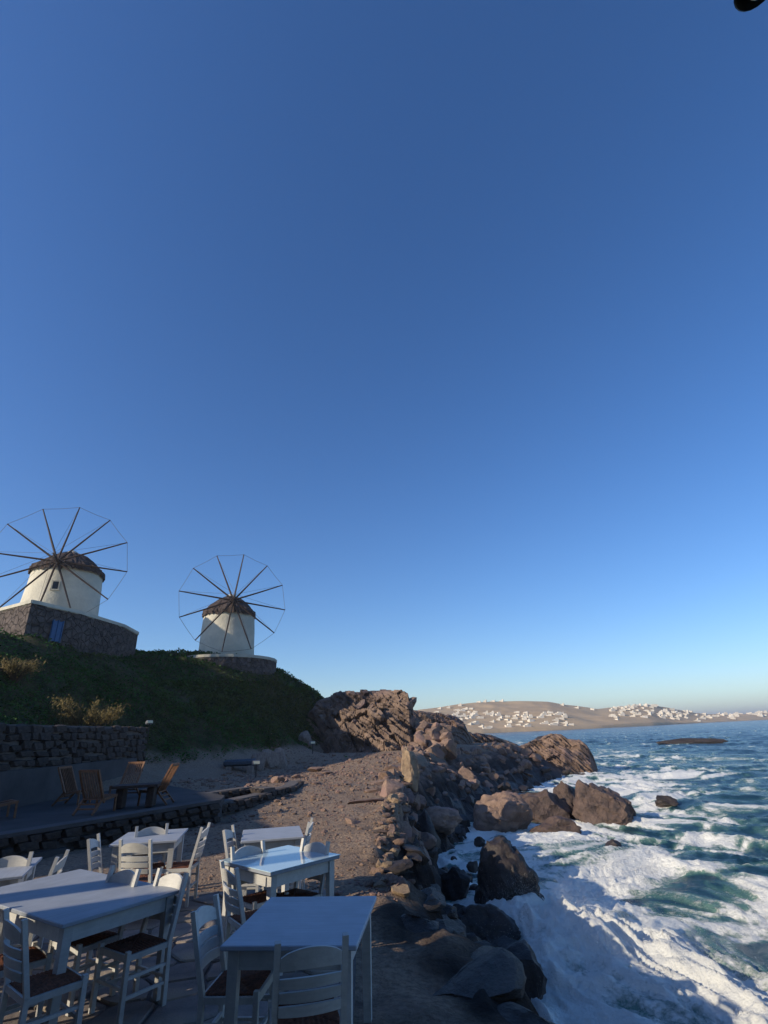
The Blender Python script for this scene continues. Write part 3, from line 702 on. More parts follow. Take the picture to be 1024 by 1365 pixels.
# ------------------------------------------------------------------ rocks in the water and along the shore
def zdepth(p): return p[1]*math.cos(PITCH) + (p[2]-CAM_Z)*math.sin(PITCH)
def boulder(name, bx_, by_, wpx, hpx, label, seed, z=SEA_Z, depth=.8, m='rock_sea', planes=10, flat=.0, rz=0.0, tilt=0.0, sub=4, cat='rock', lo=.42, hi=.85, rough=.065, sink=.6):
    p = gz(bx_, by_, z); k = zdepth(p)/F_PX; w = wpx*k; h = hpx*k*1.06
    me = rock_mesh(name, seed, sub, planes, m, rough, 0, lo, hi, 32, .20)
    v = np.array([q.co[:] for q in me.vertices]); ca, sa = math.cos(rz), math.sin(rz)
    v = np.stack([v[:,0]*ca - v[:,1]*sa, v[:,0]*sa + v[:,1]*ca, v[:,2]], 1)
    ct, st = math.cos(tilt), math.sin(tilt); v = np.stack([v[:,0]*ct + v[:,2]*st, v[:,1], -v[:,0]*st + v[:,2]*ct], 1)
    lo_ = v.min(0); hi_ = v.max(0); v = (v - lo_)/(hi_ - lo_)         # unit box
    H = h*(1 + sink)
    v = (v - np.array([.5, 0, 0]))*np.array([w, w*depth, H]); v[:,2] -= h*sink
    me.vertices.foreach_set('co', v.ravel()); me.update(); me.set_sharp_from_angle(angle=R(34))
    o = put(name, me, None, tuple(p), (0, 0, -math.atan2(p[0], p[1])))
    return tag(o, label, cat)
boulder('sea_rock', 805, 1092, 82, 43, 'tall dark humped rock, highest of the cluster standing in the foam', 205, depth=.75, planes=12, lo=.5, tilt=-.2, sub=5)
boulder('sea_rock', 760, 1085, 40, 36, 'dark rounded rock beside the tall humped rock in the foam', 206, depth=.8, planes=9, lo=.6)
boulder('sea_rock', 727, 1090, 72, 30, 'long low dark rock between the brown wedge rock and the humped rocks', 207, depth=.6, planes=10, lo=.55)
boulder('sea_rock', 672, 1106, 84, 40, 'broad brown wedge-shaped rock in the foam at the foot of the rubble', 208, m='rock', depth=.65, planes=8, lo=.5, tilt=.2, sub=5)
boulder('sea_rock', 740, 1108, 70, 14, 'thin flat rock just breaking the foam', 209, depth=.5, planes=10, flat=.3)
boulder('sea_rock', 838, 1087, 20, 14, 'small dark rock at the seaward end of the humped rock cluster', 210)
boulder('sea_rock', 889, 1072, 30, 9, 'small lone rock awash in open water seaward of the cluster', 211, m='rock_wet')
boulder('sea_rock', 818, 1133, 24, 10, 'small brown rock almost covered by the breaking wave', 212, m='rock_wet')
boulder('sea_reef', 922, 991, 86, 6, 'long low dark reef awash in the bay', 213, depth=.25, planes=14, m='rock_wet', sub=4)
boulder('sea_rock', 725, 989, 30, 7, 'small low rock in the water behind the sloping cracked outcrop', 214, m='rock_wet')
boulder('sea_rock', 686, 1232, 92, 88, 'big wet brown boulder streaming with foam beside the breaker', 220, depth=.85, planes=8, m='rock_wet', lo=.5, tilt=-.25, sub=5)
boulder('sea_rock', 676, 1140, 26, 15, 'small reddish rock behind the big wet boulder', 221)
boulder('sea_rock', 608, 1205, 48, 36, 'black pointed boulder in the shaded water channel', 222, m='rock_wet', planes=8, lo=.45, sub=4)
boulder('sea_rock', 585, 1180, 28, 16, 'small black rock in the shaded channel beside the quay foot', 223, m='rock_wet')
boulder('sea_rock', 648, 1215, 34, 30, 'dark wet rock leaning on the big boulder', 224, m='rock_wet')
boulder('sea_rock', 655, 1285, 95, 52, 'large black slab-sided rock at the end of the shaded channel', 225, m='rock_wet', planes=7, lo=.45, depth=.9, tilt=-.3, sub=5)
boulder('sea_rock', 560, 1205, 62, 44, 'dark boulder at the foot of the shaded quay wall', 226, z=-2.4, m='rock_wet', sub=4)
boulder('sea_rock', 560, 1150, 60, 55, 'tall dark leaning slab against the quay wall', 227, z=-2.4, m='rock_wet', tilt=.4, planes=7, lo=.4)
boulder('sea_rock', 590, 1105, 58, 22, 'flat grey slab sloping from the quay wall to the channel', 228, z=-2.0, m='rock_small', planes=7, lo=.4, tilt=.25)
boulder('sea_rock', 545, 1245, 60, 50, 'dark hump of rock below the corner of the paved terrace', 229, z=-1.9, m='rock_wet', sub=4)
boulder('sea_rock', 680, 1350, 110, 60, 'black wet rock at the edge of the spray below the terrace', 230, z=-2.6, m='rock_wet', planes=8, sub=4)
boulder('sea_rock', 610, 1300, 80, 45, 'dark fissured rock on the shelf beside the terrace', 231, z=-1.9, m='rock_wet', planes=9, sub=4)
boulder('sea_rock', 547, 1034, 26, 34, 'upright pale boulder standing at the top of the rubble slope', 240, z=.0, m='rock_pale', planes=9, lo=.55)
boulder('sea_rock', 648, 1053, 32, 14, 'dark rock at the edge of the foam below the rubble', 241, m='rock_wet')
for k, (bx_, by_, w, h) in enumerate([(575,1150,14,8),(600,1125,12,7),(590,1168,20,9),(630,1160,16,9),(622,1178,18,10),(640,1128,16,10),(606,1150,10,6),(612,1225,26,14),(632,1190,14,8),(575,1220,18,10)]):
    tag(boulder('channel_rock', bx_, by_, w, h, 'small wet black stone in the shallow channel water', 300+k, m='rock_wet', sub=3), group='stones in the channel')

RS = [rock_mesh('shore_rock', 400+s, 3 if s < 6 else 2, 15, 'rock_small', .035, 0, .4, .75, 25) for s in range(10)]
RW = [rock_mesh('wet_shore_rock', 430+s, 2, 15, 'rock_wet', .035, 0, .4, .75, 25) for s in range(4)]
r = random.Random(21); cnt = 0
while cnt < 290:
    y = 15.5 + 46*r.random()**1.25; t = r.random(); w = float(np.interp(y, EW[:,0], EW[:,1])); x = float(edge_x(y)) + (t*1.25 - .15)*w
    if y < 19 and t < .35 or (y < 26 and t > .8): continue
    z = gh(x, y); s = r.uniform(.16, .50)*float(np.interp(y, [25, 35, 60], [.8, .95, 1.5]))*(1.35 if r.random() < .12 else 1)
    wet = z < -2.1
    o = put('shore_rock', (RW if wet else RS)[r.randrange(4 if wet else 10)], None, (x, y, z + s*.08), (r.uniform(-.5,.5), r.uniform(-.5,.5), r.uniform(0,6.28)), (s*r.uniform(.9,1.4), s, s*r.uniform(.6,1.0)))
    tag(o, 'wet black rock at the waterline below the rubble slope' if wet else 'brown angular rock in the rubble slope between path and sea', 'rock', 'wet rocks under the rubble slope' if wet else 'rocks of the rubble slope'); cnt += 1
r = random.Random(22)
for k in range(30):                              # fallen blocks under the cliff
    x = r.uniform(540, 600); y = r.uniform(968, 1004); D = 44 + (1004-y)*.12; p = gd(x, y + 2, D); s = r.uniform(.5, 1.0)
    zz = max(gh(p[0], p[1]) - .1, min(p[2], 2.4))
    tag(put('fallen_rock', RS[k % 10], None, (p[0], p[1], zz), (r.uniform(-.6,.6), r.uniform(-.6,.6), r.uniform(0,6.28)), (s*1.2, s, s)), 'reddish fallen block heaped at the foot of the cliff', 'rock', 'fallen rocks under the cliff')

# quay wall: rough stones built along the drop to the sea
quay = thing('quay_wall', 'crumbling stone quay wall along the drop to the shaded channel', 'wall', (0, 13, 0))
QS = [rock_mesh('stone', 460+s, 2, 14, 'rock_pale' if s < 2 else 'rock_small', .05, 0, .4, .72, 25) for s in range(6)]
r = random.Random(23)
QW = [rock_mesh('stone', 480+s, 2, 14, 'rock_wet', .05, 0, .4, .72, 25) for s in range(4)]
def quay_stone(x, y, z, s): put('stone', QW[r.randrange(4)] if z < -.45 else QS[r.randrange(6)], quay, (x, y-13, z), (r.uniform(-.4,.4), r.uniform(-.4,.4), r.uniform(0,6.28)), (s*r.uniform(.9,1.5), s*r.uniform(.8,1.2), s*r.uniform(.6,.9)))
for k in range(150):
    y = 8.2 + 9.6*r.random(); x = float(edge_x(y)) + r.gauss(-.12, .17); quay_stone(x, y, gh(x, y) + .0, r.uniform(.06, .15))
for k in range(105):
    y = 13.2 + 10.0*r.random(); w = float(np.interp(y, EW[:,0], EW[:,1])); t = r.random(); x = float(edge_x(y)) + t*w; quay_stone(x, y, gh(x, y), r.uniform(.14, .30))
# dark broken rocks on the splashed shelf beside the terrace
r = random.Random(27)
for k in range(46):
    y = 6.2 + 8.3*r.random(); x = float(edge_x(y)) + .15 + 2.2*r.random()*min(1, float(np.interp(y, EW[:,0], EW[:,1]))/2); s = r.uniform(.10, .34)
    tag(put('shelf_rock', RW[k % 4], None, (x, y, gh(x, y) + s*.12), (r.uniform(-.4,.4), r.uniform(-.4,.4), r.uniform(0,6.28)), (s*1.4, s, s*.65)), 'dark wet rock on the splashed shelf below the terrace', 'rock', 'rocks on the splashed shelf')
SL = [rock_mesh('shelf_boulder', 490+s, 4, 12, 'rock_wet', .04, 0, .35, .7, 25, .16) for s in range(5)]
for k in range(20):
    y = 3.6 + 7.6*((k + r.random())/20); x = float(edge_x(y)) + r.uniform(-.2, .6 + .07*y); s = r.uniform(.28, .55)
    tag(put('shelf_boulder', SL[k % 5], None, (x, y, gh(x, y) - .03), (r.uniform(-.12,.12), r.uniform(-.05,.2), r.uniform(0,6.28)), (s*1.25, s*.8, s*.34)), 'broad dark boulder bedded in the shelf between terrace and breaker', 'rock', 'dark boulders of the shelf')
# loose stones on the path
r = np.random.default_rng(31)
def loose(n, name, label):
    vs_ = []; fs = []; bv, bf = ICO[1]
    x = r.uniform(-9, 1.0, n*3); y = 8.0 + 34*r.random(n*3)**1.6; ok = (x < edge_x(y) - .1) & ~((x < -5.2) & (y < 18)); x, y = x[ok][:n], y[ok][:n]; z = land_h(x, y)
    s = r.uniform(.008, .032, len(x))*np.where(r.random(len(x)) < .06, 2.4, 1)*np.clip(y/14, .8, 2.0)
    V = []; Fc = np.array(bf)
    for k in range(len(x)):
        q = bv*(1 + r.uniform(-.3, .3, (len(bv), 1)))*np.array([s[k]*1.3, s[k], s[k]*.7]); a = r.uniform(0, 6.28); ca, sa = math.cos(a), math.sin(a)
        V.append(np.stack([q[:,0]*ca - q[:,1]*sa + x[k], q[:,0]*sa + q[:,1]*ca + y[k], q[:,2] + z[k] + s[k]*.2], 1))
    V = np.concatenate(V); Fa = (Fc[None] + (np.arange(len(x))*len(bv))[:, None, None]).reshape(-1, 3)
    tag(put(name, mesh_data(name, V, Fa, 'rock_small')), label, kind='stuff')
loose(5200, 'loose_gravel', 'scattered pebbles and gravel on the path')
r = random.Random(33)
for k, (x, y, s, lb) in enumerate([(422,1027,.45,'pale flat stone half buried in the middle of the path'),(436,1031,.30,'small brown stone beside the flat pale stone on the path'),(370,1046,.40,'pale block at the broken end of the low ledge'),
        (470,1092,.22,'flat stone slab on the path near the quay stones'),(395,1036,.35,'brown stone lying past the end of the low ledge')]):
    p = gz(x, y, .05); tag(put('path_stone', RS[k], None, (p[0], p[1], gh(p[0], p[1]) + s*.15), (0, 0, r.random()*6), (s*1.3, s, s*.5)), lb, 'stone')
# rock ledges crossing the path towards the sea
for k, (x, y, w, d) in enumerate([(508,1058,1.6,.35),(485,1072,1.3,.3),(520,1046,2.2,.5)]):
    p = gz(x, y, 0.0); tag(put('rock_ledge', rock_mesh('rock_ledge', 520+k, 4, 10, 'rock_small', .08, 0, .4, .8), None, (p[0], p[1], gh(p[0], p[1]) - .02), (0, 0, .15), (w/2, d, .17)), 'low natural rock ledge breaking through the gravel near the quay', 'rock', 'rock ledges in the path')

# ------------------------------------------------------------------ paved terrace: crazy paving stone by stone
def clip(poly, n, c):
    out = []
    for i in range(len(poly)):
        a, b = poly[i], poly[(i+1) % len(poly)]; da = a[0]*n[0]+a[1]*n[1]-c; db = b[0]*n[0]+b[1]*n[1]-c
        if da <= 0: out.append(a)
        if da*db < 0: t = da/(da-db); out.append((a[0]+(b[0]-a[0])*t, a[1]+(b[1]-a[1])*t))
    return out
terr = thing('terrace_floor', 'crazy-paved stone terrace under the white tables', 'terrace', (0,0,0)); del terr['category']; terr['kind'] = 'structure'
MB().prism([(-7.4,1.2),(-.1,1.2),(-.32,4),(-.42,6),(-.62,8.0),(-2.5,8.5),(-7.4,8.2)], -.25, .012).build('mortar_bed', 'mortar', terr)
r = random.Random(41); P = []
for i in range(19):
    for j in range(17):
        P.append((-7.4 + (i+.5)*.43 + r.uniform(-.17,.17), 1.2 + (j+.5)*.45 + r.uniform(-.18,.18)))
nfl = 0
for i, p in enumerate(P):
    if p[0] > -.38 - (p[1]-4)*.09 or p[1] > 8.3: continue
    poly = [(p[0]-.6,p[1]-.6),(p[0]+.6,p[1]-.6),(p[0]+.6,p[1]+.6),(p[0]-.6,p[1]+.6)]
    for k, q in enumerate(P):
        dx, dy = q[0]-p[0], q[1]-p[1]; L = math.hypot(dx, dy)
        if k == i or L > 1.3: continue
        poly = clip(poly, (dx/L, dy/L), (q[0]*q[0]+q[1]*q[1]-p[0]*p[0]-p[1]*p[1])/2/L - .014)
    if len(poly) < 3 or nfl > 296: continue
    lp = []
    for a in range(len(poly)):                # knock the corners off
        b0, b1, b2 = poly[a-1], poly[a], poly[(a+1) % len(poly)]
        lp += [(b1[0]*.86+b0[0]*.14, b1[1]*.86+b0[1]*.14), (b1[0]*.86+b2[0]*.14, b1[1]*.86+b2[1]*.14)]
    z = .034 + r.uniform(-.006,.006); n = len(lp)
    inn = [((x-p[0])*.95, (y-p[1])*.95) for x, y in lp]; out = [(x-p[0], y-p[1]) for x, y in lp]
    v = [(x, y, -.05) for x, y in out] + [(x, y, z-.012) for x, y in out] + [(x, y, z + r.uniform(-.003,.003)) for x, y in inn]
    f = [tuple(range(2*n, 3*n))] + [(a+b*n, (a+1) % n + b*n, (a+1) % n + (b+1)*n, a + (b+1)*n) for b in (0, 1) for a in range(n)]
    put('flagstone', mesh_data('flagstone', v, f, 'flag'), terr, (p[0], p[1], 0)); nfl += 1

# ------------------------------------------------------------------ raised deck at the left with its stone front, steps, back wall
DZ = .45
STN = []
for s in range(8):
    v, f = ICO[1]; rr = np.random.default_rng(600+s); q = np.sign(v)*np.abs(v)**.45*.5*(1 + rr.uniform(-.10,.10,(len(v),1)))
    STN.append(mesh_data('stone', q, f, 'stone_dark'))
def stone_wall(name, label, pts, z0, h, th, rows, seed, slen=(.22,.5), cat='wall', coping=None, core='mortar', proud=.05):
    """dry stone wall: a mortar core with every face stone its own piece, on its right-hand side (towards -normal)"""
    root = thing(name, label, cat, (pts[0][0], pts[0][1], z0)); rr = random.Random(seed); o = Vector(root.location); k = 0
    cm = MB()
    for a, b in zip(pts[:-1], pts[1:]):
        a = Vector((a[0], a[1], z0)) - o; b = Vector((b[0], b[1], z0)) - o; d = (b-a).normalized(); nor = Vector((d.y, -d.x, 0)); L = (b-a).length
        cm.bar(a - nor*th/2 + Vector((0,0,h/2-.1)), b - nor*th/2 + Vector((0,0,h/2-.1)), th, h+.2)
        rh = h/rows
        for q in range(rows):
            u = rr.uniform(-.15, 0)
            while u < L:
                ln = rr.uniform(*slen); 
                if u + ln > L: ln = max(.12, L-u)
                c = a + d*(u+ln/2) + nor*rr.uniform(0, .03) + Vector((0,0,rh*(q+.5)))
                if k < 295: put('stone', STN[rr.randrange(8)], root, tuple(c + Vector((0,0,rr.uniform(-.25,.25)*rh))), (rr.uniform(-.08,.08), rr.uniform(-.06,.06), math.atan2(d.y, d.x)), (ln*1.05, .22+proud, rh*rr.uniform(.7,1.25))); k += 1
                u += ln + .012
        if coping: MB().bar(a - nor*(th/2-.03) + Vector((0,0,h+.03)), b - nor*(th/2-.03) + Vector((0,0,h+.03)), th+.12, .07).build('coping', coping, root)
    cm.build('core', core, root)
    return root
f0, f1 = gz(-60,1126,DZ)[:2], gz(292,1068,DZ)[:2]
w0, w1 = gz(-70,1092,DZ)[:2], gz(186,1040,DZ)[:2]
deck = MB(); poly = [tuple(f0), tuple(f1), (f1[0]-.3, f1[1]+1.5), (w1[0]+1.2, w1[1]-1.5), tuple(w1), tuple(w0)]
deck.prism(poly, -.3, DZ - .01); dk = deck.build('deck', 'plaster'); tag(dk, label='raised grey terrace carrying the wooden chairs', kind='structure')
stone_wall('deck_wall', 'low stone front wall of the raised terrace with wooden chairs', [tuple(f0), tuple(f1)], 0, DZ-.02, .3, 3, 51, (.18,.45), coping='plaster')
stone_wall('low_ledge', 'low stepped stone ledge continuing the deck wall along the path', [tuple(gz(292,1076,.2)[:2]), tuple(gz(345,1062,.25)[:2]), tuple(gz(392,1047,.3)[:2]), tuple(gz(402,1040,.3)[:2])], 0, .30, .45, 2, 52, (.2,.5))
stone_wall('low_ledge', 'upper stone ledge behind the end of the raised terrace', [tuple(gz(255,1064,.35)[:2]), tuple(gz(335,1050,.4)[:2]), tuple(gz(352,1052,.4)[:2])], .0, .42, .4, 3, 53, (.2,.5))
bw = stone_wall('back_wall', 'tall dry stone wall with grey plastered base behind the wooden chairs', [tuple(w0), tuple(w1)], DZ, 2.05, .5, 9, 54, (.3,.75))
d = (Vector(w1) - Vector(w0)).normalized(); nor = Vector((d.y, -d.x)); a = Vector((0,0)) + nor*.16; b = Vector(w1) - Vector(w0) + nor*.16 - d*1.2
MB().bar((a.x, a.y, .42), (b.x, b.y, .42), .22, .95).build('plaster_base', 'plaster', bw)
for k in range(3):
    p0 = gz(-70, 1135 + 15*k, .3 - .11*k)[:2]; p1 = gz(88, 1112 + 10*k, .3 - .11*k)[:2]
    a = Vector((*p0, .0)); b = Vector((*p1, .0)); dd = (b-a).normalized(); nn_ = Vector((-dd.y, dd.x, 0))
    zt = .33 - .11*k
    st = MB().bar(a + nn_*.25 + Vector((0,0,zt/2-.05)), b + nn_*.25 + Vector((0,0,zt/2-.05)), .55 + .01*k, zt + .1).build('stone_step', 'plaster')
    tag(st, ['top step', 'middle step', 'bottom step'][k] + ' of the flight leading up to the raised terrace', 'step')
# lamps on the wall and posts along the path
def spotlight(p, rz, label, s=1.0):
    root = thing('spotlight', label, 'spotlight', tuple(p), rz, 'garden spotlights'); 
    MB().bbox((0,0,.22*s), (.30*s,.20*s,.16*s), .02).build('lamp_head', 'grey_metal', root, rot=(R(-20),0,0))
    MB().bar((0,.0,-.6*s), (0,0,.18*s), .035*s).build('stake', 'black_metal', root)
    MB().box((0,-.115*s,.20*s), (.25*s,.02,.11*s)).build('lens', 'bulb', root, rot=(R(-20),0,0))
pt = gz(186, 1040, DZ); spotlight((pt[0]+.15, pt[1]-.1, DZ+2.05), R(40), 'grey floodlight fixed on the end of the tall stone wall', .9)
for (x, y, D, lb) in ((343,998,31,'pale spotlight on a stake above the covered bench'),(417,994,42,'pale spotlight on a stake at the foot of the hill near the cliff')):
    p = gd(x, y, D); spotlight((p[0], p[1], gh(p[0], p[1]) + .45), R(30), lb, 1.3)
posts = [(345,1020,34),(357,1018,36),(372,1016,38),(407,1008,43),(428,1004,46)]
for k, (x, y, D) in enumerate(posts):
    p = gz(x, y, .4); zb = gh(p[0], p[1]); w = .75 + .2*(k % 2)
    root = tag(put('stone_post', rock_mesh('stone_post', 560+k, 3, 6, 'stone', .05, 0, .6, .7), None, (p[0], p[1], zb + .38), (0, 0, .3*k), (w*.75, .5, .75)), 'squat rough stone block at the foot of the green hill', 'stone block', 'stone blocks along the path')
pb = gz(320, 1022, .42); zb = gh(pb[0], pb[1])
bench = thing('covered_bench', 'low stone bench with blue-grey cover at the foot of the green hill', 'bench', (pb[0], pb[1], zb - .15), R(8)); bench.scale = (.78,.9,.8)
MB().bbox((0,0,.72), (2.3,.9,.42), .12).build('cover', 'tarp', bench, True)
for s in (-1, 1): MB().bbox((s*.75,0,.22), (.45,.8,.62), .05).build('stone_support', 'stone', bench)

# ------------------------------------------------------------------ wooden deck furniture
def deck_chair(px_, rz, label):
    p = gz(*px_, DZ); root = thing('wooden_chair', label, 'chair', (p[0], p[1], DZ), rz, 'wooden chairs on the raised terrace')
    w = .62; root.scale = (.82,.82,.82)
    for s in (-1, 1):
        MB().bar((s*w/2,.36,0), (s*w/2,.34,.40), .05).build('leg', 'teak', root)
        MB().bar((s*w/2,-.52,0), (s*w/2,-.16,.40), .05).build('leg', 'teak', root)
        MB().bar((s*w/2,.38,.40), (s*w/2,-.24,.32), .05, .06).build('seat_rail', 'teak', root)
        MB().bar((s*w/2,-.12,.26), (s*w/2,-.55,1.12), .05, .055).build('back_post', 'teak', root)
    for k in range(6):
        y = .33 - k*.105; MB().box((0, y, .42 - k*.014), (w, .075, .022)).build('seat_slat', 'teak', root)
    bk = MB().bar((-w/2,-.55,1.10), (w/2,-.55,1.10), .05, .07).build('top_rail', 'teak', root)
    for k in range(8):
        x = -w/2 + (k+.5)*w/8; MB().bar((x,-.17,.36), (x,-.545,1.08), .05, .016, up=(1,0,0)).build('back_slat', 'teak', root)
    MB().bar((-w/2,-.40,.13), (w/2,-.40,.13), .04).build('stretcher', 'teak', root)
    MB().bar((-w/2,-.32,.24), (w/2,-.32,.24), .04).build('stretcher', 'teak', root)
    return root
deck_chair((128,1083), R(-12), 'wooden slatted chair with its tall back turned to the white tables')
deck_chair((98,1072), R(-95), 'dark wooden slatted chair against the plastered wall base')
deck_chair((164,1064), R(172), 'reddish wooden slatted chair behind the low wooden table')
deck_chair((205,1072), R(92), 'wooden slatted chair seen side-on at the open end of the raised terrace')
deck_chair((-6,1092), R(-40), 'wooden slatted chair standing apart near the steps')
p = gz(180, 1076, DZ); tb = thing('wooden_table', 'low dark wooden table between the slatted chairs', 'table', (p[0], p[1], DZ), R(12)); tb.scale = (.85,.85,.85)
for k in range(5): MB().box((0, -.32 + k*.16, .56), (1.25, .145, .07)).build('top_plank', 'dark_wood', tb)
for s in (-1, 1): MB().bbox((s*.42, 0, .26), (.20, .55, .52), .02).build('leg', 'dark_wood', tb)

# ------------------------------------------------------------------ white tables
def table(corners, label, glass=False, size=None, rz=None, center=None):
    if corners is not None:
        c = [gz(*q, .76)[:2] for q in corners if q]
        if len(c) == 3: c.append(c[0] + c[2] - c[1])
        center = sum(c)/4
        e1 = ((c[1]-c[0]) + (c[2]-c[3]))/2; e2 = ((c[3]-c[0]) + (c[2]-c[1]))/2
        if rz is None: rz = math.atan2(*(e1/np.linalg.norm(e1) + np.array([e2[1], -e2[0]])/np.linalg.norm(e2))[::-1])
        if size is None: size = (np.linalg.norm(e1), np.linalg.norm(e2))
    w, dp_ = size
    t = thing('white_table', label, 'table', (center[0], center[1], .034), rz, 'white wooden tables')
    H = .726
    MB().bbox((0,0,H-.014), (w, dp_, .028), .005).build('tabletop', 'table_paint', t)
    ix, iy = w/2 - .075, dp_/2 - .075
    for sx in (-1, 1):
        for sy in (-1, 1):
            m = MB(); a = (sx*ix, sy*iy)
            tp = [(a[0]+u*.034, a[1]+v*.034, H-.028) for u, v in ((-1,-1),(1,-1),(1,1),(-1,1))]; bt = [(a[0]+u*.027, a[1]+v*.027, 0) for u, v in ((-1,-1),(1,-1),(1,1),(-1,1))]
            m.raw(bt + tp, ((3,2,1,0),(4,5,6,7),(0,1,5,4),(1,2,6,5),(2,3,7,6),(3,0,4,7))); m.build('leg', 'white_paint', t)
    for s in (-1, 1):
        MB().box((0, s*(iy+.006), H-.028-.055), (2*ix-.066, .022, .11)).build('apron', 'white_paint', t)
        MB().box((s*(ix+.006), 0, H-.028-.055), (.022, 2*iy-.066, .11)).build('apron', 'white_paint', t)
    if glass: MB().bbox((0,0,H+.0045), (w+.01, dp_+.01, .008), .002).build('glass_top', 'glass', t)
    return t
table([(308,1258),(485,1263),(492,1197),(355,1193)], 'white table in full shade beside the sea drop with a chair tucked at its front')
table([(299,1147),(360,1166),(447,1140),(385,1127)], 'white table with a glass sheet on its top, set cornerwise', glass=True)
table([(318,1124),(403,1116),(403,1099),(325,1105)], 'white table standing nearest the gravel path in full sun', size=(.78,.88))
table([(147,1130),(235,1120),(252,1104),(170,1106)], 'white table near the deck wall with a sunlit ladder-back chair before it', size=(.82,.95))
table([(75,1237),(231,1187),(113,1156),None], 'long white table with bands of sunlight across its top')
c = [gz(x, y, .76)[:2] for x, y in ((57,1142),(31,1167))]; e = c[0]-c[1]; L = np.linalg.norm(e); nrm = np.array([-e[1], e[0]])/L
ctr = (c[0]+c[1])/2 + nrm*.5
table(None, 'white table next to the stone steps, beyond the long table', size=(L, 1.0), rz=math.atan2(e[1], e[0]), center=ctr)

# ------------------------------------------------------------------ ladder-back chairs
def bowed(z0, z1, arch=0.0, y=-.215, lean=.16, n=10, w=.36, th=.018, bow=.035):
    m = MB(); V = []
    for i in range(n+1):
        t = i/n; x = -w/2 + w*t; c = 4*t*(1-t); sh = c**.8
        yy = lambda z: y - (z-.45)*lean*1.35 - bow*c
        zt = z1 + arch*sh; zb = z0 + arch*.25*sh
        V += [(x, yy(zb)-th/2, zb), (x, yy(zb)+th/2, zb), (x, yy(zt)+th/2, zt), (x, yy(zt)-th/2, zt)]
    f = [(0,1,2,3), tuple(4*n+k for k in (3,2,1,0))]
    for i in range(n):
        for k in range(4): f.append((4*i+k, 4*i+4+k, 4*i+4+(k+1) % 4, 4*i+(k+1) % 4))
    return m.raw(V, f)
CD = {}
def chair_data():
    w, dp_ = .40, .38
    for s in (-1, 1):
        CD['back_post', s] = MB().bar((s*w/2,-.20,0), (s*w/2,-.195,.45), .036, .036).bar((s*w/2,-.195,.445), (s*w/2,-.31,.93), .036, .034).data('back_post', 'white_paint')
        CD['leg', s] = MB().bar((s*w/2,.19,0), (s*w/2,.19,.475), .036).data('leg', 'white_paint')
        CD['side_rail', s] = MB().bar((s*w/2,-.18,.425), (s*w/2,.175,.425), .024, .04).data('side_rail', 'white_paint')
        CD['stretcher', s] = MB().bar((s*w/2,-.18,.16), (s*w/2,.18,.16), .022).data('stretcher', 'white_paint')
        CD['stretcher', s*2] = MB().bar((s*w/2,-.18,.29), (s*w/2,.18,.29), .022).data('stretcher', 'white_paint')
    CD['front_rail'] = MB().bar((-w/2+.018,.19,.425), (w/2-.018,.19,.425), .026, .05).data('front_rail', 'white_paint')
    CD['rear_rail'] = MB().bar((-w/2+.018,-.195,.425), (w/2-.018,-.195,.425), .024, .04).data('rear_rail', 'white_paint')
    CD['front_stretcher'] = MB().bar((-w/2,.19,.22), (w/2,.19,.22), .022).data('front_stretcher', 'white_paint')
    CD['rear_stretcher'] = MB().bar((-w/2,-.19,.20), (w/2,-.19,.20), .022).data('rear_stretcher', 'white_paint')
    # rush seat: woven strands in four triangles, each strand a ridge
    N = 26; V = []; 
    for i in range(N+1):
        for j in range(N+1):
            x = -.195 + .39*i/N; y = -.19 + .375*j/N; a, b = abs(x)/.195, abs(y)/.19
            k = (j if a > b else i); z = .452 + .012*(1-max(a, b)) + (.005 if k % 2 else 0) - .006*max(0, max(a,b)-.92)/.08 - (.006 if abs(a-b) < .06 else 0)
            V.append((x, y, z))
    f = grid_faces(N+1, N+1).tolist(); f = [q[::-1] for q in f]
    b = len(V); V += [(-.195,-.19,.425),(.195,-.19,.425),(.195,.185,.425),(-.195,.185,.425)]
    f += [[0, N, b+3, b][::-1], [N*(N+1), b+1, b+2, N*(N+1)+N][::-1], [0, b, b+1, N*(N+1)][::-1], [N, N*(N+1)+N, b+2, b+3][::-1], [b, b+3, b+2, b+1]]
    CD['rush_seat'] = mesh_data('rush_seat', V, f, 'rush', False)
    CD['crest_rail'] = bowed(.775, .845, .055).data('crest_rail', 'white_paint', True)
    for k, z in enumerate((.545, .615, .685)): CD['slat', k] = bowed(z, z+.052, .008).data('slat', 'white_paint', True)
chair_data()
def chair(loc, ang, label):
    o = thing('ladder_back_chair', label, 'chair', (loc[0], loc[1], .034), ang - R(90), 'white ladder-back chairs')
    o.scale = (.96,.92,.915)
    for k, me in CD.items(): put(k if isinstance(k, str) else k[0], me, o)
    return o
def chair_px(a, b, face, label, z=.885, move=(0,0)):
    p = (gz(*a, z)[:2] + gz(*b, z)[:2])/2; f = np.array([math.cos(R(face)), math.sin(R(face))])
    return chair(p + f*.285 + np.array(move), R(face), label)
chair_px((378,1258),(453,1243), 104, 'white ladder-back chair tucked under the front of the shaded table by the sea')
chair_px((266,1212),(281,1195), -4, 'white ladder-back chair at the landward side of the shaded table by the sea')
chair_px((295,1148),(316,1157), 36, 'white ladder-back chair with sunlit slats at the near landward side of the glass-topped table')
chair_px((301,1105),(308,1101), 0, 'white ladder-back chair at the landward side of the table nearest the path')
chair_px((313,1130),(347,1119), -42, 'white ladder-back chair with shaded crest between the glass-topped table and the table behind it')
chair_px((403,1117),(440,1122), 232, 'white ladder-back chair with sunlit crest at the seaward side of the glass-topped table')
chair_px((410,1097),(418,1089), 182, 'white ladder-back chair at the seaward side of the table nearest the path')
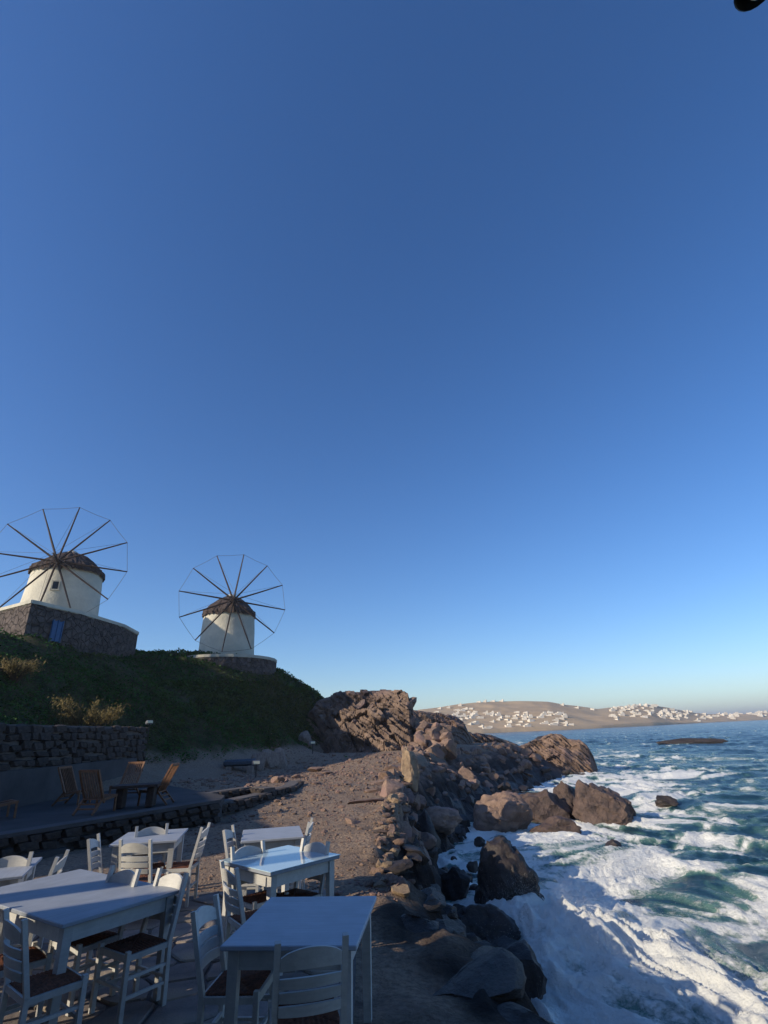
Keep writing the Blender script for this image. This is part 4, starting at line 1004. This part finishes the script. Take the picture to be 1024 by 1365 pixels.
chair_px((271,1102),(278,1097), 184, 'white ladder-back chair seen edge-on beside the gravel, at the seaward side of the deck-wall table')
chair_px((162,1119),(200,1119), 80, 'sunlit white ladder-back chair with its back to the long table')
chair_px((184,1102),(222,1097), -62, 'white ladder-back chair between the deck-wall table and the deck wall')
chair_px((115,1120),(134,1110), 12, 'white ladder-back chair at the step side of the deck-wall table')
chair_px((150,1155),(186,1157), 240, 'white ladder-back chair at the far side of the long table, farther from the sea')
chair_px((213,1157),(250,1164), 236, 'white ladder-back chair at the far side of the long table, nearer the sea')
chair_px((8,1210),(33,1228), 50, 'white ladder-back chair at the near side of the long table, nearer the sea')
chair_px((8,1210),(33,1228), 47, 'white ladder-back chair at the near side of the long table, farther from the sea', move=(-.52,.44))
chair_px((80,1140),(88,1135), 196, 'white ladder-back chair at the seaward side of the table next to the steps')
chair_px((-5,1140),(36,1135), 285, 'white ladder-back chair between the table next to the steps and the steps')

# ------------------------------------------------------------------ lamp overhead at the corner of the view
lp = gd(1008, -17, 1.72)
lamp = thing('terrace_lamp', 'black terrace lamp with cream bulb hanging from a tall post', 'lamp', (lp[0] + .75, lp[1] + .1, gh(lp[0]+.75, lp[1]+.1)))
o = Vector(lamp.location); tp = Vector(lp) - o
MB().tube([(0,0,-.3),(0,0,tp.z+.5)], [.045,.035], 10).build('post', 'black_metal', lamp, True)
MB().tube([(0,0,tp.z+.45),(tp.x*.5,tp.y*.5,tp.z+.52),(tp.x,tp.y,tp.z+.30),(tp.x,tp.y,tp.z+.10)], .016, 8).build('arm', 'black_metal', lamp, True)
MB().lathe([(.014,.10),(.025,.085),(.04,.04),(.07,.0),(.066,-.004),(.03,.03)], 20, tuple(tp)).build('shade', 'black_metal', lamp, True)
MB().lathe([(.001,.035),(.022,.03),(.032,.0),(.028,-.025),(.001,-.045)], 14, tuple(tp)).build('bulb', 'bulb', lamp, True)

# ------------------------------------------------------------------ the tavern behind the photographer, whose shadow lies over the tables, and added unseen blockers
def tavern(name, label, s0, s1, t0, t1, h, z=0.0):
    """block aligned with the sun: s across the light, t along it (negative = towards the sun)"""
    ax_t = Vector((.89,.45,0)).normalized(); ax_s = Vector((-.45,.89,0)).normalized()
    c = ax_s*(s0+s1)/2 + ax_t*(t0+t1)/2
    o = thing(name, label, 'building', (c.x, c.y, z), math.atan2(ax_t.y, ax_t.x)); L, W = t1-t0, s1-s0
    MB().box((0,0,h/2-.5), (L, W, h+1)).build('wall', 'facade', o)
    MB().box((0,0,h+.1), (L+.3, W+.3, .2)).build('roof', 'whitewash', o)
    for k in range(2):
        wd = MB().box((L/2+.02, -W/4 + k*W/2, 1.6), (.06, .9, 1.2)).build('window', 'pane', o)
        MB().box((L/2+.05, -W/4 + k*W/2, 1.6), (.05, .08, 1.25)).build('window_bar', 'blue_paint', wd)
    MB().box((L/2+.03, 0, 1.05), (.08, .95, 2.1)).build('door', 'blue_paint', o)
    return o
tavern('tavern', 'tall stone tavern with blue door beside the terrace', -9.0, 5.6, -16, -4.6, 10.5)  # height stretched to cut skylight over the tables
wing = tavern('tavern_wing', 'low stone wing of the tavern', 6.75, 8.6, -16, -6.5, 2.6)
gp = Vector((-.45,.89,0)).normalized()*6.2 + Vector((.89,.45,0)).normalized()*-6.8  # pillar added out of view to cast a dark band across the long table
pil = thing('shadow_pillar', 'added unseen tall pillar casting the dark band on the long table', 'pillar', tuple(gp), math.atan2(.45,.89))
MB().bbox((0,0,2.4), (.36,.36,5.2), .02).build('shaft', 'facade', pil); MB().bbox((0,0,5.06), (.46,.44,.12), .02).build('cap', 'facade', pil)
back = thing('skylight_blocker', 'added unseen tall block with blue door, placed to cut skylight', 'building', (-.8,-5.4,0))  # unseen block added behind the camera to hold back skylight
MB().box((0,0,5.0), (8.4,7.6,11.2)).build('wall', 'facade', back); MB().box((0,0,10.7), (8.7,7.9,.2)).build('roof', 'facade', back)
MB().box((-.6,3.83,1.05), (.95,.08,2.1)).build('door', 'blue_paint', back)
for k in (-2.6, 1.6): MB().box((k,3.82,1.7), (.9,.06,1.2)).build('window', 'pane', back)
tavern('hillside_house', 'stone house standing above the raised terrace', 11.5, 24, -24, -14, 4.6, 3.0)

# ------------------------------------------------------------------ sea haze
hm = bpy.data.materials.new('haze_air'); hm.use_nodes = True; hn = hm.node_tree.nodes; hn.remove(hn['Principled BSDF'])
pv = hn.new('ShaderNodeVolumePrincipled'); pv.inputs['Color'].default_value = (.92,.95,1,1); pv.inputs['Density'].default_value = .00032; pv.inputs['Anisotropy'].default_value = .2
hm.node_tree.links.new(pv.outputs['Volume'], hn['Material Output'].inputs['Volume'])
hz_ = MB().box((0, 0, 28), (19000, 19000, 72)).build('haze', hm); tag(hz_, 'thin pale sea haze over the bay', kind='stuff')
